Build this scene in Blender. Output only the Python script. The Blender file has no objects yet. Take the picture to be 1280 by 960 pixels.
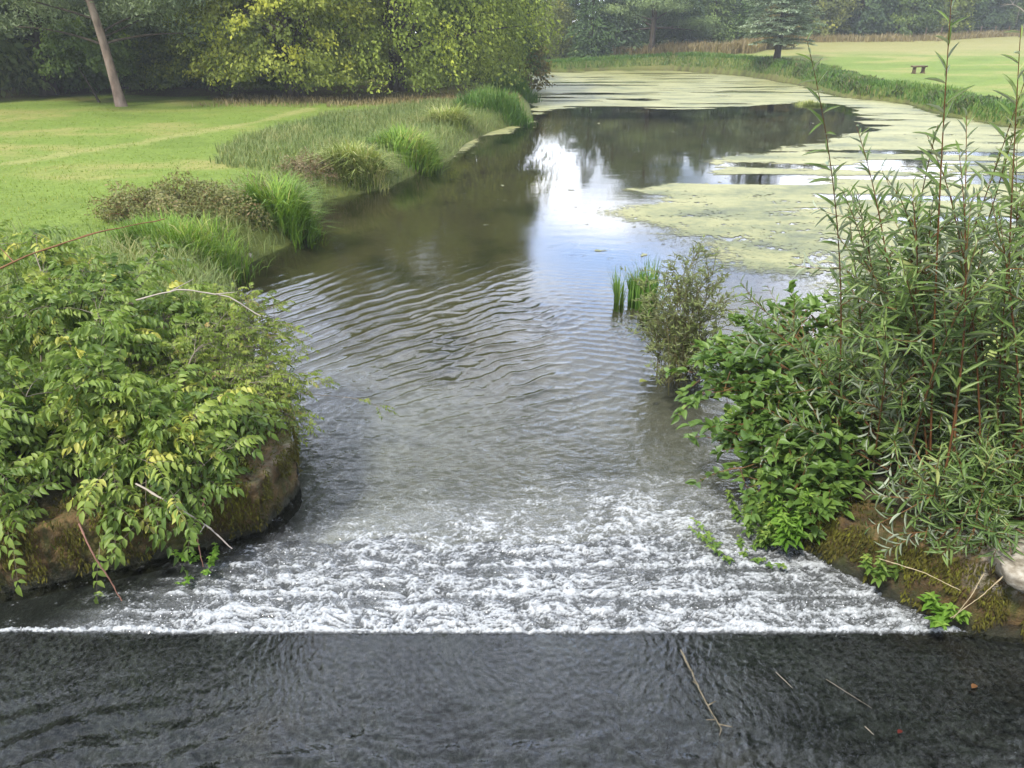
import bpy, math
import numpy as np
from math import radians as R
rng = np.random.default_rng(11)
sc = bpy.context.scene
COL = sc.collection

# ------------------------------------------------------------------ numeric helpers
def sstep(a, b, x):
    t = np.clip((x - a) / (b - a), 0, 1)
    return t * t * (3 - 2 * t)

def _h(ix, iy, seed):
    n = (ix.astype(np.int64) * 374761393 + iy.astype(np.int64) * 668265263 + seed * 974634777) & 0xffffffff
    n = ((n ^ (n >> 13)) * 1274126177) & 0xffffffff
    n = n ^ (n >> 16)
    return (n & 0xffff) / 65535.0 * 2 * math.pi

def noise(x, y, seed=0):
    ix = np.floor(x); iy = np.floor(y)
    fx = x - ix; fy = y - iy
    u = fx * fx * fx * (fx * (fx * 6 - 15) + 10); v = fy * fy * fy * (fy * (fy * 6 - 15) + 10)
    def g(dx, dy):
        a = _h(ix + dx, iy + dy, seed)
        return np.cos(a) * (fx - dx) + np.sin(a) * (fy - dy)
    return 1.5 * ((g(0, 0) * (1 - u) + g(1, 0) * u) * (1 - v) + (g(0, 1) * (1 - u) + g(1, 1) * u) * v)

def fbm(x, y, o=4, seed=0, gain=.5):
    s = 0; a = 1.0; t = 0
    for k in range(o):
        s = s + a * noise(x, y, seed + k * 17); t += a
        x = x * 2.03 + 5.1; y = y * 2.03 - 3.7; a *= gain
    return s / t

def ridged(x, y, o=4, seed=0):
    s = 0; a = 1.0; t = 0
    for k in range(o):
        s = s + a * (1 - np.abs(noise(x, y, seed + k * 31)) * 2); t += a
        x = x * 2.1 + 1.7; y = y * 2.1 + 9.2; a *= .55
    return s / t

def nrm(v):
    return v / (np.linalg.norm(v, axis=-1, keepdims=True) + 1e-9)

def poly_sd(x, y, P):
    """signed distance to a closed polygon, positive outside"""
    P = np.asarray(P, float); n = len(P)
    d = np.full(x.shape, 1e9); ins = np.zeros(x.shape, bool)
    for i in range(n):
        ax, ay = P[i]; bx, by = P[(i + 1) % n]
        ex, ey = bx - ax, by - ay
        t = np.clip(((x - ax) * ex + (y - ay) * ey) / (ex * ex + ey * ey + 1e-12), 0, 1)
        d = np.minimum(d, (x - ax - t * ex) ** 2 + (y - ay - t * ey) ** 2)
        if ay != by:
            c = ((ay > y) != (by > y)) & (x < (bx - ax) * (y - ay) / (by - ay) + ax)
            ins ^= c
    d = np.sqrt(d)
    return np.where(ins, -d, d)

# ------------------------------------------------------------------ mesh helpers
def mesh(name, V, F, mats, attrs=None, smooth=False, midx=None):
    me = bpy.data.meshes.new(name)
    V = np.asarray(V, np.float32).reshape(-1, 3)
    if not isinstance(F, (list, tuple)): F = [F]
    F = [np.asarray(f, np.int32) for f in F if len(f)]
    nf = sum(len(f) for f in F)
    loops = np.concatenate([f.ravel() for f in F])
    tot = np.concatenate([np.full(len(f), f.shape[1], np.int32) for f in F])
    st = np.concatenate([[0], np.cumsum(tot)[:-1]]).astype(np.int32)
    me.vertices.add(len(V)); me.vertices.foreach_set('co', V.ravel())
    me.loops.add(len(loops)); me.loops.foreach_set('vertex_index', loops)
    me.polygons.add(nf); me.polygons.foreach_set('loop_start', st)
    me.polygons.foreach_set('loop_total', tot)
    if smooth: me.polygons.foreach_set('use_smooth', np.ones(nf, bool))
    if midx is not None: me.polygons.foreach_set('material_index', np.asarray(midx, np.int32))
    me.update(calc_edges=True)
    for k, a in (attrs or {}).items():
        a = np.asarray(a, np.float32)
        if a.ndim == 1:
            at = me.attributes.new(k, 'FLOAT', 'POINT'); at.data.foreach_set('value', a)
        else:
            at = me.attributes.new(k, 'FLOAT_COLOR', 'POINT')
            at.data.foreach_set('color', np.concatenate([a, np.ones((len(a), 1), np.float32)], 1).ravel())
    for m in (mats if isinstance(mats, (list, tuple)) else [mats]): me.materials.append(m)
    return me

def obj(name, me, parent=None, label=None, cat=None, group=None, kind=None, color=None, loc=None):
    o = bpy.data.objects.new(name, me); COL.objects.link(o)
    if parent: o.parent = parent
    tag(o, label, cat, group, kind)
    if color is not None: o.color = (*color, 1)
    if loc is not None: o.location = loc
    return o

def tag(o, label=None, cat=None, group=None, kind=None):
    if label: o['label'] = label
    if cat: o['category'] = cat
    if group: o['group'] = group
    if kind: o['kind'] = kind
    return o

def thing(name, label, cat, loc=(0, 0, 0), group=None):
    o = bpy.data.objects.new(name, None); COL.objects.link(o)
    o.location = loc; o.empty_display_size = .2
    return tag(o, label, cat, group)

class Geo:
    """collects vertices, faces and one random value per vertex"""
    def __init__(s): s.V = []; s.F = {3: [], 4: []}; s.A = []; s.n = 0
    def add(s, V, F, a=None):
        V = np.asarray(V, np.float32).reshape(-1, 3); F = np.asarray(F)
        s.V.append(V); s.F[F.shape[1]].append(F + s.n)
        s.A.append(np.zeros(len(V)) if a is None else np.asarray(a)); s.n += len(V)
    def mesh(s, name, mat, smooth=False, off=(0, 0, 0)):
        F = [np.concatenate(f) for f in s.F.values() if f]
        return mesh(name, np.concatenate(s.V) - np.asarray(off, np.float32), F, mat, {'v': np.concatenate(s.A)}, smooth)

def tubes(g, P, r0, r1, k=5, power=1.0, a=None, rough=0):
    """P (M,n,3) centre lines"""
    P = np.asarray(P, float)
    M, n, _ = P.shape
    T = nrm(np.gradient(P, axis=1))
    ref = np.where(np.abs(T[..., 2:3]) > .9, np.array([1., .1, 0]), np.array([.1, .2, 1.]))
    A = nrm(np.cross(T, ref)); B = np.cross(T, A)
    s = np.linspace(0, 1, n) ** power
    r = np.asarray(r0).reshape(-1, 1) * (1 - s) + np.asarray(r1).reshape(-1, 1) * s
    r = np.broadcast_to(r, (M, n))
    if rough: r = r * (1 + rough * rng.standard_normal((M, n)))
    th = np.arange(k) / k * 2 * np.pi
    V = P[:, :, None] + r[:, :, None, None] * (np.cos(th)[None, None, :, None] * A[:, :, None] + np.sin(th)[None, None, :, None] * B[:, :, None])
    i = np.arange(n - 1)[:, None] * k; j = np.arange(k)[None]
    q = np.stack([i + j, i + (j + 1) % k, i + k + (j + 1) % k, i + k + j], -1).reshape(-1, 4)
    F = (q[None] + (np.arange(M) * n * k)[:, None, None]).reshape(-1, 4)
    av = np.repeat(rng.random(M) if a is None else np.broadcast_to(a, (M,)), n * k)
    g.add(V, F, av)

def bez(p0, p1, p2, n=9):
    t = np.linspace(0, 1, n)[None, :, None]
    return (1 - t) ** 2 * p0[:, None] + 2 * t * (1 - t) * p1[:, None] + t * t * p2[:, None]

def leaf_tmpl(st, fold=.25, droop=.25, centre=True):
    """st: list of (x, halfwidth). returns verts in (length, width, normal) space"""
    V = []; F = []
    for x, w in st:
        z = -droop * x * x
        if centre: V += [(x, -w, z + fold * w), (x, 0, z), (x, w, z + fold * w)]
        else: V += [(x, -w, z), (x, w, z)]
    c = 3 if centre else 2
    for i in range(len(st) - 1):
        for j in range(c - 1):
            F.append((i * c + j, (i + 1) * c + j, (i + 1) * c + j + 1, i * c + j + 1))
    return np.array(V, float), np.array(F)

LANCE = leaf_tmpl([(0, .03), (.2, .42), (.5, .5), (.8, .3), (1, .01)], .3, .3)
WLEAF = leaf_tmpl([(0, .03), (.2, .40), (.5, .5), (.8, .3), (1, .01)], .2, .10)
OVATE = leaf_tmpl([(0, .03), (.22, .46), (.5, .5), (.8, .26), (1, .01)], .35, .25)
LEAFLET = leaf_tmpl([(0, .04), (.3, .5), (.65, .4), (1, .01)], .35, .3)
SMALL = leaf_tmpl([(0, .05), (.45, .5), (1, .02)], 0, .3, False)
CARD = (np.array([(0, 0, 0), (.4, -.5, .08), (1, 0, -.1), (.5, .5, .08)], float), np.array([(0, 1, 2, 3)]))

def leaves(g, T, O, D, N, L, Wd, a=None):
    TV, TF = T
    O = np.asarray(O, float).reshape(-1, 3); D = nrm(D); S = nrm(np.cross(N, D)); N = np.cross(D, S)
    n = len(O)
    L = np.broadcast_to(L, (n,)); Wd = np.broadcast_to(Wd, (n,))
    V = (O[:, None] + TV[None, :, 0, None] * (D * L[:, None])[:, None] + TV[None, :, 1, None] * (S * Wd[:, None])[:, None]
         + TV[None, :, 2, None] * (N * L[:, None])[:, None])
    K = len(TV)
    F = (TF[None] + (np.arange(n) * K)[:, None, None]).reshape(-1, TF.shape[1])
    a = rng.random(n) if a is None else a
    g.add(V, F, np.repeat(np.clip(a, 0, 1), K))

def blades(g, O, h, lean, w, a=None, az=None):
    O = np.asarray(O, float); n = len(O)
    az = rng.random(n) * 2 * np.pi if az is None else az
    d = np.stack([np.cos(az), np.sin(az), np.zeros(n)], 1); sd = np.stack([-np.sin(az), np.cos(az), np.zeros(n)], 1)
    s = np.array([0, .35, .7, 1.]); ww = np.array([.8, 1., .65, .05])
    h = np.broadcast_to(h, (n,)); lean = np.broadcast_to(lean, (n,)); w = np.broadcast_to(w, (n,))
    out = (h * lean)[:, None] * s ** 2
    up = h[:, None] * (s - np.minimum(lean, 1.6)[:, None] * .38 * s ** 3)
    C = O[:, None] + d[:, None] * out[..., None] + np.array([0, 0, 1.]) * up[..., None]
    hw = (w[:, None] * ww * .5)[..., None] * sd[:, None]
    V = np.stack([C - hw, C + hw], 2)
    q = np.array([(2 * i, 2 * i + 1, 2 * i + 3, 2 * i + 2) for i in range(3)])
    F = (q[None] + (np.arange(n) * 8)[:, None, None]).reshape(-1, 4)
    a = rng.random(n) if a is None else a
    g.add(V, F, np.repeat(np.clip(a, 0, 1), 8))

# ------------------------------------------------------------------ materials
class NT:
    def __init__(s, name):
        s.m = bpy.data.materials.new(name); s.m.use_nodes = True; s.t = s.m.node_tree; s.t.nodes.clear()
        s.out = s.t.nodes.new('ShaderNodeOutputMaterial')
    def n(s, typ, **kw):
        nd = s.t.nodes.new(typ)
        for k, v in kw.items():
            if k.startswith('i_'):
                k = k[2:]; nd.inputs[int(k) if k.isdigit() else k.replace('_', ' ')].default_value = v
            else: setattr(nd, k, v)
        return nd
    def l(s, a, b): s.t.links.new(a, b)
    def attr(s, name): return s.n('ShaderNodeAttribute', attribute_name=name)
    def ramp(s, fac, stops):
        r = s.n('ShaderNodeValToRGB'); e = r.color_ramp.elements
        while len(e) < len(stops): e.new(.5)
        for k, (p, c) in enumerate(stops):
            e[k].position = p; e[k].color = (*c, 1) if len(c) == 3 else c
        s.l(fac, r.inputs[0]); return r.outputs[0]
    def math(s, op, a, b=None, clamp=False):
        m = s.n('ShaderNodeMath', operation=op, use_clamp=clamp)
        for i, x in enumerate((a, b)):
            if x is None: continue
            if isinstance(x, (int, float)): m.inputs[i].default_value = x
            else: s.l(x, m.inputs[i])
        return m.outputs[0]
    def mix(s, f, a, b, blend='MIX'):
        m = s.n('ShaderNodeMix', data_type='RGBA', blend_type=blend)
        for i, x in ((0, f), (6, a), (7, b)):
            if isinstance(x, (int, float)): m.inputs[i].default_value = x
            elif isinstance(x, tuple): m.inputs[i].default_value = (*x, 1)
            else: s.l(x, m.inputs[i])
        return m.outputs[2]
    def noise(s, scale, detail=4, rough=.55, vec=None, mapscale=None):
        nz = s.n('ShaderNodeTexNoise'); nz.inputs['Scale'].default_value = scale
        nz.inputs['Detail'].default_value = detail; nz.inputs['Roughness'].default_value = rough
        if vec is None:
            vec = s.n('ShaderNodeTexCoord').outputs['Object']
        if mapscale:
            mp = s.n('ShaderNodeMapping'); mp.inputs['Scale'].default_value = mapscale
            s.l(vec, mp.inputs[0]); vec = mp.outputs[0]
        s.l(vec, nz.inputs['Vector']); return nz.outputs[0]
    def bump(s, h, strength, dist, normal=None):
        b = s.n('ShaderNodeBump'); b.inputs['Distance'].default_value = dist
        if isinstance(strength, (int, float)): b.inputs['Strength'].default_value = strength
        else: s.l(strength, b.inputs['Strength'])
        s.l(h, b.inputs['Height'])
        if normal: s.l(normal, b.inputs['Normal'])
        return b.outputs[0]

def leafmat(name, stops, trans=.35, spec=.25, rough=.5, under=None, objcol=False):
    t = NT(name)
    c = t.ramp(t.attr('v').outputs['Fac'], stops)
    if objcol:
        oi = t.n('ShaderNodeObjectInfo'); c = t.mix(1.0, c, oi.outputs['Color'], 'MULTIPLY')
    if under:
        geo = t.n('ShaderNodeNewGeometry'); c = t.mix(geo.outputs['Backfacing'], c, under)
    p = t.n('ShaderNodeBsdfPrincipled'); t.l(c, p.inputs['Base Color'])
    p.inputs['Roughness'].default_value = rough; p.inputs['Specular IOR Level'].default_value = spec
    tr = t.n('ShaderNodeBsdfTranslucent'); t.l(t.mix(.5, c, t.mix(1.0, c, (1.25, 1.15, .5), 'MULTIPLY')), tr.inputs[0])
    mx = t.n('ShaderNodeMixShader'); mx.inputs[0].default_value = trans
    t.l(p.outputs[0], mx.inputs[1]); t.l(tr.outputs[0], mx.inputs[2]); t.l(mx.outputs[0], t.out.inputs[0])
    return t.m

def plain(name, stops, scale=8, rough=.8, bump=.3, dist=.02, spec=.25, mapscale=None, attr=None, detail=6):
    t = NT(name)
    nz = t.noise(scale, detail, .62, mapscale=mapscale)
    f = nz
    if attr: f = t.math('MULTIPLY_ADD', t.attr(attr).outputs['Fac'], .6); 
    if attr:
        f = t.math('ADD', t.math('MULTIPLY', t.attr(attr).outputs['Fac'], .55), t.math('MULTIPLY', nz, .45))
    c = t.ramp(f, stops)
    p = t.n('ShaderNodeBsdfPrincipled'); t.l(c, p.inputs['Base Color']); p.inputs['Roughness'].default_value = rough
    p.inputs['Specular IOR Level'].default_value = spec
    if bump: t.l(t.bump(nz, bump, dist), p.inputs['Normal'])
    t.l(p.outputs[0], t.out.inputs[0]); return t.m

# ------------------------------------------------------------------ plan of the place (metres; water level z = 0)
CAM_H = 3.5
WATER = [(-9, 3.75), (-3.6, 4.34), (-2.95, 4.60), (-2.48, 4.82), (-2.2, 4.96), (-2.06, 5.1), (-1.95, 5.6), (-2.3, 6.6), (-2.9, 7.9), (-3.7, 9.6),
         (-4.47, 11.62), (-4.38, 12.5), (-3.85, 14.2), (-4.15, 16), (-4.3, 17.46), (-3.08, 18.9), (-2.57, 21.17), (-1.9, 23.25), (-1.66, 26.67),
         (-.9, 29.94), (.75, 34.05), (.75, 41.56), (.26, 53.07), (0, 61.5), (-2, 67), (-1, 72), (4, 73), (9, 76), (14.5, 76), (19, 66), (19.9, 57), (18.7, 45.5), (20.4, 42),
         (19.3, 35.7), (19.7, 31.2), (24, 27), (23, 18), (15, 13.5), (8, 11), (4.4, 9.6), (3.0, 7.9), (2.5, 6.4), (2.4, 5.4), (2.35, 4.85), (2.66, 4.38), (2.92, 4.02), (3.3, 3.92), (9, 3.9), (9, -30), (-9, -30)]

def land_z(x, y):
    b = .5 + .07 * fbm(x * .25, y * .25, 3, 5) + .012 * fbm(x * 2.2, y * 2.2, 3, 9)
    b = b + sstep(38, 130, y + .25 * x) * sstep(2, 24, x) * 1.75
    b = b + sstep(25, 70, y) * .25
    return b
def ground_z(x, y, sd=None):
    if sd is None: sd = poly_sd(x, y, WATER)
    w = sstep(6, 9, y)
    lo = -.06 - .55 * w; hi = .1 + .45 * w
    k = sstep(lo, hi, sd)
    bed = -.32 - .3 * sstep(0, 4, -sd) + .03 * fbm(x * .8, y * .8, 3, 3)
    top = land_z(x, y)
    near = 1 - sstep(5.5, 8, y)
    top = top * (1 - near) + near * (.5 * (x < 0) + .47 * (x >= 0))
    return bed + (top - bed) * k

# ------------------------------------------------------------------ ground
def build_ground():
    ys = [-30, -20, -12, -6]
    y = -5.5
    while y < 9: ys.append(y); y += .09
    while y < 340: ys.append(y); y *= 1.0125
    ys = np.array(ys); n = 420
    t = np.linspace(-1, 1, n); t = .65 * t + .35 * t ** 3
    X = t[None] * (np.maximum(ys, 0) * 1.15 + 13)[:, None]; Y = np.broadcast_to(ys[:, None], X.shape)
    x = X.ravel(); y = Y.ravel().copy()
    sd = poly_sd(x, y, WATER); z = ground_z(x, y, sd)
    # surface colours of the place: mown grass, dry straw, worn path, leaf litter with painted tree shade, river bed
    n1 = fbm(x * .18, y * .28, 4, 21); n2 = fbm(x * .9, y * 1.3, 4, 33); n3 = fbm(x * .05, y * .07, 3, 44)
    g1 = np.array([.165, .235, .045]); g2 = np.array([.265, .27, .085]); g3 = np.array([.125, .185, .034])
    def lerp(a, b, f): return a * (1 - f[:, None]) + b * f[:, None]
    c = lerp(np.broadcast_to(g1, (len(x), 3)), g2, sstep(-.05, .45, n1 + .35 * n2))
    c = lerp(c, g3, sstep(.1, .5, -n1 + .5 * n2) * .8)
    straw = np.array([.30, .27, .12])
    band = sstep(66, 84, y + .12 * x + 5 * n1) * sstep(6, 24, x)
    c = lerp(c, straw, band * .75)
    dk = sstep(.2, .55, fbm(x * .06, y * .2, 3, 71)) * (x < 0) * sstep(20, 26, y)
    c = lerp(c, np.array([.25, .25, .075]), dk * .6)
    # pale worn line over the left lawn
    P = np.array([(-17, 12.), (-12.43, 19.3), (-11.51, 21.3), (-10.62, 23.2), (-9.91, 25.66), (-8.9, 29.2), (-8.2, 33)])
    d = np.full(x.shape, 9.)
    for a, b in zip(P[:-1], P[1:]):
        e = b - a; q = np.clip(((x - a[0]) * e[0] + (y - a[1]) * e[1]) / (e @ e), 0, 1)
        d = np.minimum(d, np.hypot(x - a[0] - q * e[0], y - a[1] - q * e[1]))
    c = lerp(c, np.array([.36, .33, .14]), sstep(.5, .05, d + .5 * n2) * .5)
    # leaf litter under the big trees, partly their shade painted into the ground colour
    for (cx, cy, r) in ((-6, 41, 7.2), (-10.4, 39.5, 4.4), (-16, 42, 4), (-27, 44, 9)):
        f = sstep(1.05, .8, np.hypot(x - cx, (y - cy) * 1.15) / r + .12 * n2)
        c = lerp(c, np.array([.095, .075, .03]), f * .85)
    bank = sstep(1.3, .1, sd + .6 * n2) * (sd > -.3)
    c = lerp(c, np.array([.11, .12, .035]), bank * .7)
    under = sstep(.02, -.12, z)
    weed = sstep(.0, .45, fbm(x * .9, y * .55, 4, 90))
    bedc = lerp(np.broadcast_to(np.array([.080, .068, .032]), c.shape), np.array([.022, .022, .009]), weed * .8)
    sand = np.array([.24, .235, .215]); sn = sstep(10.5, 7.0, y + 1.2 * n2) * (.55 + .45 * sstep(.2, -1.6, x)) 
    bedc = lerp(bedc, sand, sn * (1 - .35 * weed))
    c = lerp(c, bedc, under)
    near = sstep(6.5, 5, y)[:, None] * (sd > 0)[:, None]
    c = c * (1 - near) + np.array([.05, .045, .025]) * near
    i = np.arange(len(ys) - 1)[:, None] * n + np.arange(n - 1)[None]
    F = np.stack([i, i + 1, i + n + 1, i + n], -1).reshape(-1, 4)
    t = NT('ground_grass')
    col = t.attr('col').outputs['Color']
    nz = t.noise(9, 5, .7); nz2 = t.noise(60, 3, .6)
    f = t.math('ADD', t.math('MULTIPLY', nz, .8), t.math('MULTIPLY', nz2, .7))
    c2 = t.mix(1.0, col, t.ramp(f, [(.45, (.55, .58, .5)), (.75, (1, 1, 1)), (1.0, (1.35, 1.3, 1.2))]), 'MULTIPLY')
    p = t.n('ShaderNodeBsdfPrincipled'); t.l(c2, p.inputs['Base Color']); p.inputs['Roughness'].default_value = .9
    p.inputs['Specular IOR Level'].default_value = .15
    t.l(t.bump(f, .6, .05), p.inputs['Normal']); t.l(p.outputs[0], t.out.inputs[0])
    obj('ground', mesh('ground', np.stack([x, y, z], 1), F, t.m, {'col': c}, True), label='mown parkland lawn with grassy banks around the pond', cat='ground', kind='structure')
build_ground()

# ------------------------------------------------------------------ water
SLOPE = .13
def ripples(x, y):
    far = sstep(26, 10, y)
    w1 = fbm(x * .7, y * .45, 3, 101); w2 = fbm(x * 1.3 + 7, y * .9, 3, 113)
    def wave(nx, ny, lam, ph, sharp=1.6):
        s = np.sin(2 * np.pi * (nx * x + ny * y) / lam + ph)
        return np.exp(sharp * (s - 1)) * 2 - .8
    mA = np.exp(-((x + 1.6) / 1.7) ** 2 - ((y - 9.0) / 2.5) ** 2) * (1 + .7 * w2)
    mB = np.exp(-((x + .2) / 1.4) ** 2 - ((y - 8.2) / 2.2) ** 2) * (1 + .8 * w1)
    mC = np.exp(-((x - 1.6) / 1.6) ** 2 - ((y - 8.5) / 3.0) ** 2)
    mD = np.exp(-((x + 3.3) / 1.4) ** 2 - ((y - 10.3) / 1.6) ** 2)
    brk = .45 + 1.3 * np.clip(fbm(x * 1.3 + .4 * y, y * 1.1, 3, 163) + .25, 0, 1)
    mA = mA * brk; mB = mB * brk; mD = mD * brk
    h = .0068 * mA * wave(-.74, .67, .255, 8.5 * w1 + 2.5 * w2, 2.6)
    h += .0052 * mB * wave(-.42, .9, .225, 9.0 * w2 - 2.0 * w1, 2.6)
    h += .0017 * mC * wave(.25, .97, .17, 5.0 * w1)
    h += .0045 * mD * wave(-.86, .5, .27, 4.0 * w2)
    chop = sstep(9.0, 6.0, y) * sstep(3.9, 4.6, y)
    h += .011 * chop * fbm(x * 6, y * 7, 3, 131) + .0045 * chop * fbm(x * 17, y * 20, 2, 137)
    calm = .25 + .75 * sstep(13, 8, y)
    h += .0016 * far * calm * fbm(x * 3.1, y * 4.4, 3, 141) + .0008 * far * calm * fbm(x * 9, y * 12, 2, 149)
    h += .0006 * sstep(45, 20, y) * fbm(x * 1.2, y * 3.0, 2, 151)
    return h

def water_grid():
    ys = list(np.arange(1.2, 3.8, .012)) + list(np.arange(3.8, 6.3, .0075))
    y = 6.3
    rows = len(ys)
    while y < 85: ys.append(y); y += .0028 * y if y < 25 else .006 * y
    return np.array(ys), rows
YS, RIV = water_grid()
NC = 860
tt = np.linspace(-1, 1, NC)
X = tt[None] * (.78 * YS + 1.1)[:, None]; Y = np.broadcast_to(YS[:, None], X.shape).copy()
apr = sstep(3.86, 3.80, Y)
# churning zone: strength of the foam in plan
lw = -2.95 + (Y - 3.82) * 1.15                     # left edge slants in with the wing wall
rw = 2.85 - (Y - 3.82) * .62
I = sstep(-.7, .85, X - lw) * sstep(-.12, .22, rw - X)
prof = np.interp(Y, [3.79, 3.83, 3.95, 4.15, 4.7, 5.05, 5.4, 5.8, 6.3], [0, 1.0, .92, .78, .80, .62, .34, .12, 0])
prof2 = np.interp(Y, [4.6, 5.1, 5.5, 5.9], [0, .3, .34, 0]) * np.exp(-((X - 1.0) / .55) ** 2)
ys_ = Y - 4.19 - .028 * noise(X * 2.2, Y * 0, 7) - .014 * noise(X * 9, Y * 0, 17)
steps = .5 * np.exp(-(ys_ / .020) ** 2) - .17 * np.exp(-((ys_ + .055) / .035) ** 2) + .22 * np.exp(-((Y - 4.02 - .015 * noise(X * 6, Y * 0, 9)) / .02) ** 2) + .40 * np.exp(-((Y - 4.50 - .02 * noise(X * 4, Y * 0, 8)) / .022) ** 2) - .14 * np.exp(-((Y - 4.44) / .04) ** 2)
rows_ = .10 * np.sin(2 * np.pi * (Y + .035 * noise(X * 1.8, Y * 3, 71)) / .165) * sstep(3.9, 4.0, Y)
inten = np.clip(I * (prof + rows_ * prof) + prof2 + steps * I, 0, 1.1)
toe = np.exp(-((Y - 3.838 - .010 * noise(X * 6, X * 0, 63)) / .020) ** 2) * sstep(-3.6, -3.0, X) * sstep(3.5, 2.9, X)
wx = X + .10 * noise(X * 3, Y * 3, 61) ; wy = Y + .08 * noise(X * 3, Y * 3, 62)
m = (Y > 3.78) & (Y < 6.6)
cl = np.zeros_like(X); st = np.zeros_like(X); fi = np.zeros_like(X)
cl[m] = fbm(wx[m] * 8.0, wy[m] * 12.5, 4, 201); st[m] = ridged(wx[m] * 15, wy[m] * 25, 3, 211); fi[m] = fbm(X[m] * 52, Y[m] * 60, 2, 221)
fl = np.zeros_like(X); fl[m] = fbm(X[m] * 1.7, Y[m] * 3.4, 3, 231)
foam = sstep(.12, .95, inten * .84 + .55 * cl + .45 * fl + .8 * (st - .55) + .30 * fi - .17) * sstep(.02, .25, inten)
foam = np.maximum(foam, .30 * sstep(.15, .65, inten) * (.7 + .6 * cl))
foam = np.maximum(foam, sstep(.35, .8, toe * 1.0 + .6 * fi + .5 * cl))
drift = sstep(.72, .9, st + .2 * fi) * sstep(.1, .4, cl) * sstep(6.4, 5.2, Y) * sstep(3.9, 5, Y) * .8
foam = np.maximum(foam, drift * (np.abs(X) < 2.2))
Z = ripples(X.ravel(), Y.ravel()).reshape(X.shape) * (1 - apr)
ch = np.clip(inten, 0, 1)
Z += ch * (.040 * cl + .016 * (st - .5) + .006 * fi + .03 * fl) + .006 * foam
Z += toe * (.008 + .02 * cl + .012 * fi)
sl = np.clip(3.82 - Y, 0, None) * SLOPE
ma = Y < 3.9
ap = np.zeros_like(X)
sm_ = sstep(3.35, 2.75, Y[ma])
wq = X[ma] + .10 * noise(X[ma] * 2, Y[ma] * 2, 319) - .22 * np.sign(X[ma] - .6) * np.abs(X[ma] - .6) * (Y[ma] - 3.82) * .6
ap[ma] = (.0015 + .016 * sm_) * fbm(wq * 4.5, Y[ma] * 7, 3, 301) + .0050 * fbm(wq * 22, Y[ma] * 7, 3, 311) * (1 - .4 * sm_) + .0030 * fbm(wq * 40, Y[ma] * 22, 1, 313) * (1 - .6 * sm_)
mwv = np.exp(-((X + 2.2) / 1.0) ** 2 - ((Y - 2.9) / .35) ** 2) * ma
ap += mwv * .006 * np.sin(2 * np.pi * (X * .45 - Y * .9) / .22 + 3 * noise(X * 1.5, Y * 1.5, 317))
Z += sl + ap
rip = .8 * sstep(8.5, 5.5, Y) + .14 * sstep(22, 8, Y) + .035
foam[ma] = np.maximum(foam[ma], .045 * sstep(.30, .9, ridged(X[ma] * 22 + .6 * noise(X[ma] * 4, Y[ma] * 4, 5), Y[ma] * 17, 3, 331) + .7 * fbm(X[ma] * 48, Y[ma] * 40, 2, 335) + .5 * fbm(X[ma] * 1.2, Y[ma] * 2.5, 2, 337)) * (Y[ma] < 3.83))
A_f = np.clip(foam, 0, 1)

def water_mat():
    t = NT('river_water')
    co = t.n('ShaderNodeTexCoord').outputs['Object']
    a = t.attr('rip').outputs['Fac']
    n1 = t.noise(22, 3, .6, co, (1, .8, 1)); n2 = t.noise(70, 2, .5, co)
    h = t.math('ADD', n1, t.math('MULTIPLY', n2, .35))
    nb = t.bump(h, t.math('MULTIPLY', a, .22), .02)
    fr = t.n('ShaderNodeFresnel'); fr.inputs[0].default_value = 1.33; t.l(nb, fr.inputs['Normal'])
    gl = t.n('ShaderNodeBsdfGlossy'); gl.inputs['Roughness'].default_value = .03; t.l(nb, gl.inputs['Normal'])
    tr = t.n('ShaderNodeBsdfTransparent'); tr.inputs[0].default_value = (.77, .81, .77, 1)
    mw = t.n('ShaderNodeMixShader'); t.l(fr.outputs[0], mw.inputs[0]); t.l(tr.outputs[0], mw.inputs[1]); t.l(gl.outputs[0], mw.inputs[2])
    df = t.n('ShaderNodeBsdfPrincipled'); df.inputs['Base Color'].default_value = (.52, .55, .58, 1); df.inputs['Roughness'].default_value = .45
    t.l(t.bump(t.noise(90, 3, .7, co), .5, .02), df.inputs['Normal'])
    fa = t.attr('foam').outputs['Fac']
    n3 = t.math('MULTIPLY', t.math('SUBTRACT', t.noise(75, 4, .75, co, (.8, 1.1, 1)), .5), t.math('MULTIPLY', t.math('MINIMUM', t.math('MULTIPLY', fa, 3.0), 1.0), 1.9))
    fo = t.math('MULTIPLY', t.math('ADD', fa, n3), .86, True)
    mf = t.n('ShaderNodeMixShader'); t.l(fo, mf.inputs[0]); t.l(mw.outputs[0], mf.inputs[1]); t.l(df.outputs[0], mf.inputs[2])
    t.l(mf.outputs[0], t.out.inputs[0]); return t.m
WM = water_mat()
def sheet(name, r0, r1, label, cat):
    s = slice(r0, r1)
    V = np.stack([X[s], Y[s], Z[s]], -1).reshape(-1, 3); nr = r1 - r0
    i = np.arange(nr - 1)[:, None] * NC + np.arange(NC - 1)[None]
    F = np.stack([i, i + 1, i + NC + 1, i + NC], -1).reshape(-1, 4)
    return obj(name, mesh(name, V, F, WM, {'foam': A_f[s].ravel(), 'rip': rip[s].ravel()}, True), label=label, cat=cat, kind='structure')
TOE = int(np.argmin(np.abs(YS - 3.815)))
sheet('spillway_water', 0, TOE + 1, 'thin dark sheet of water sliding down the spillway in the foreground', 'water')
sheet('white_water', TOE, RIV + 1, 'white churning water at the foot of the spillway', 'water')
sheet('river_water', RIV, len(YS), 'rippled river widening into a calm reflecting pond', 'water')

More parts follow.
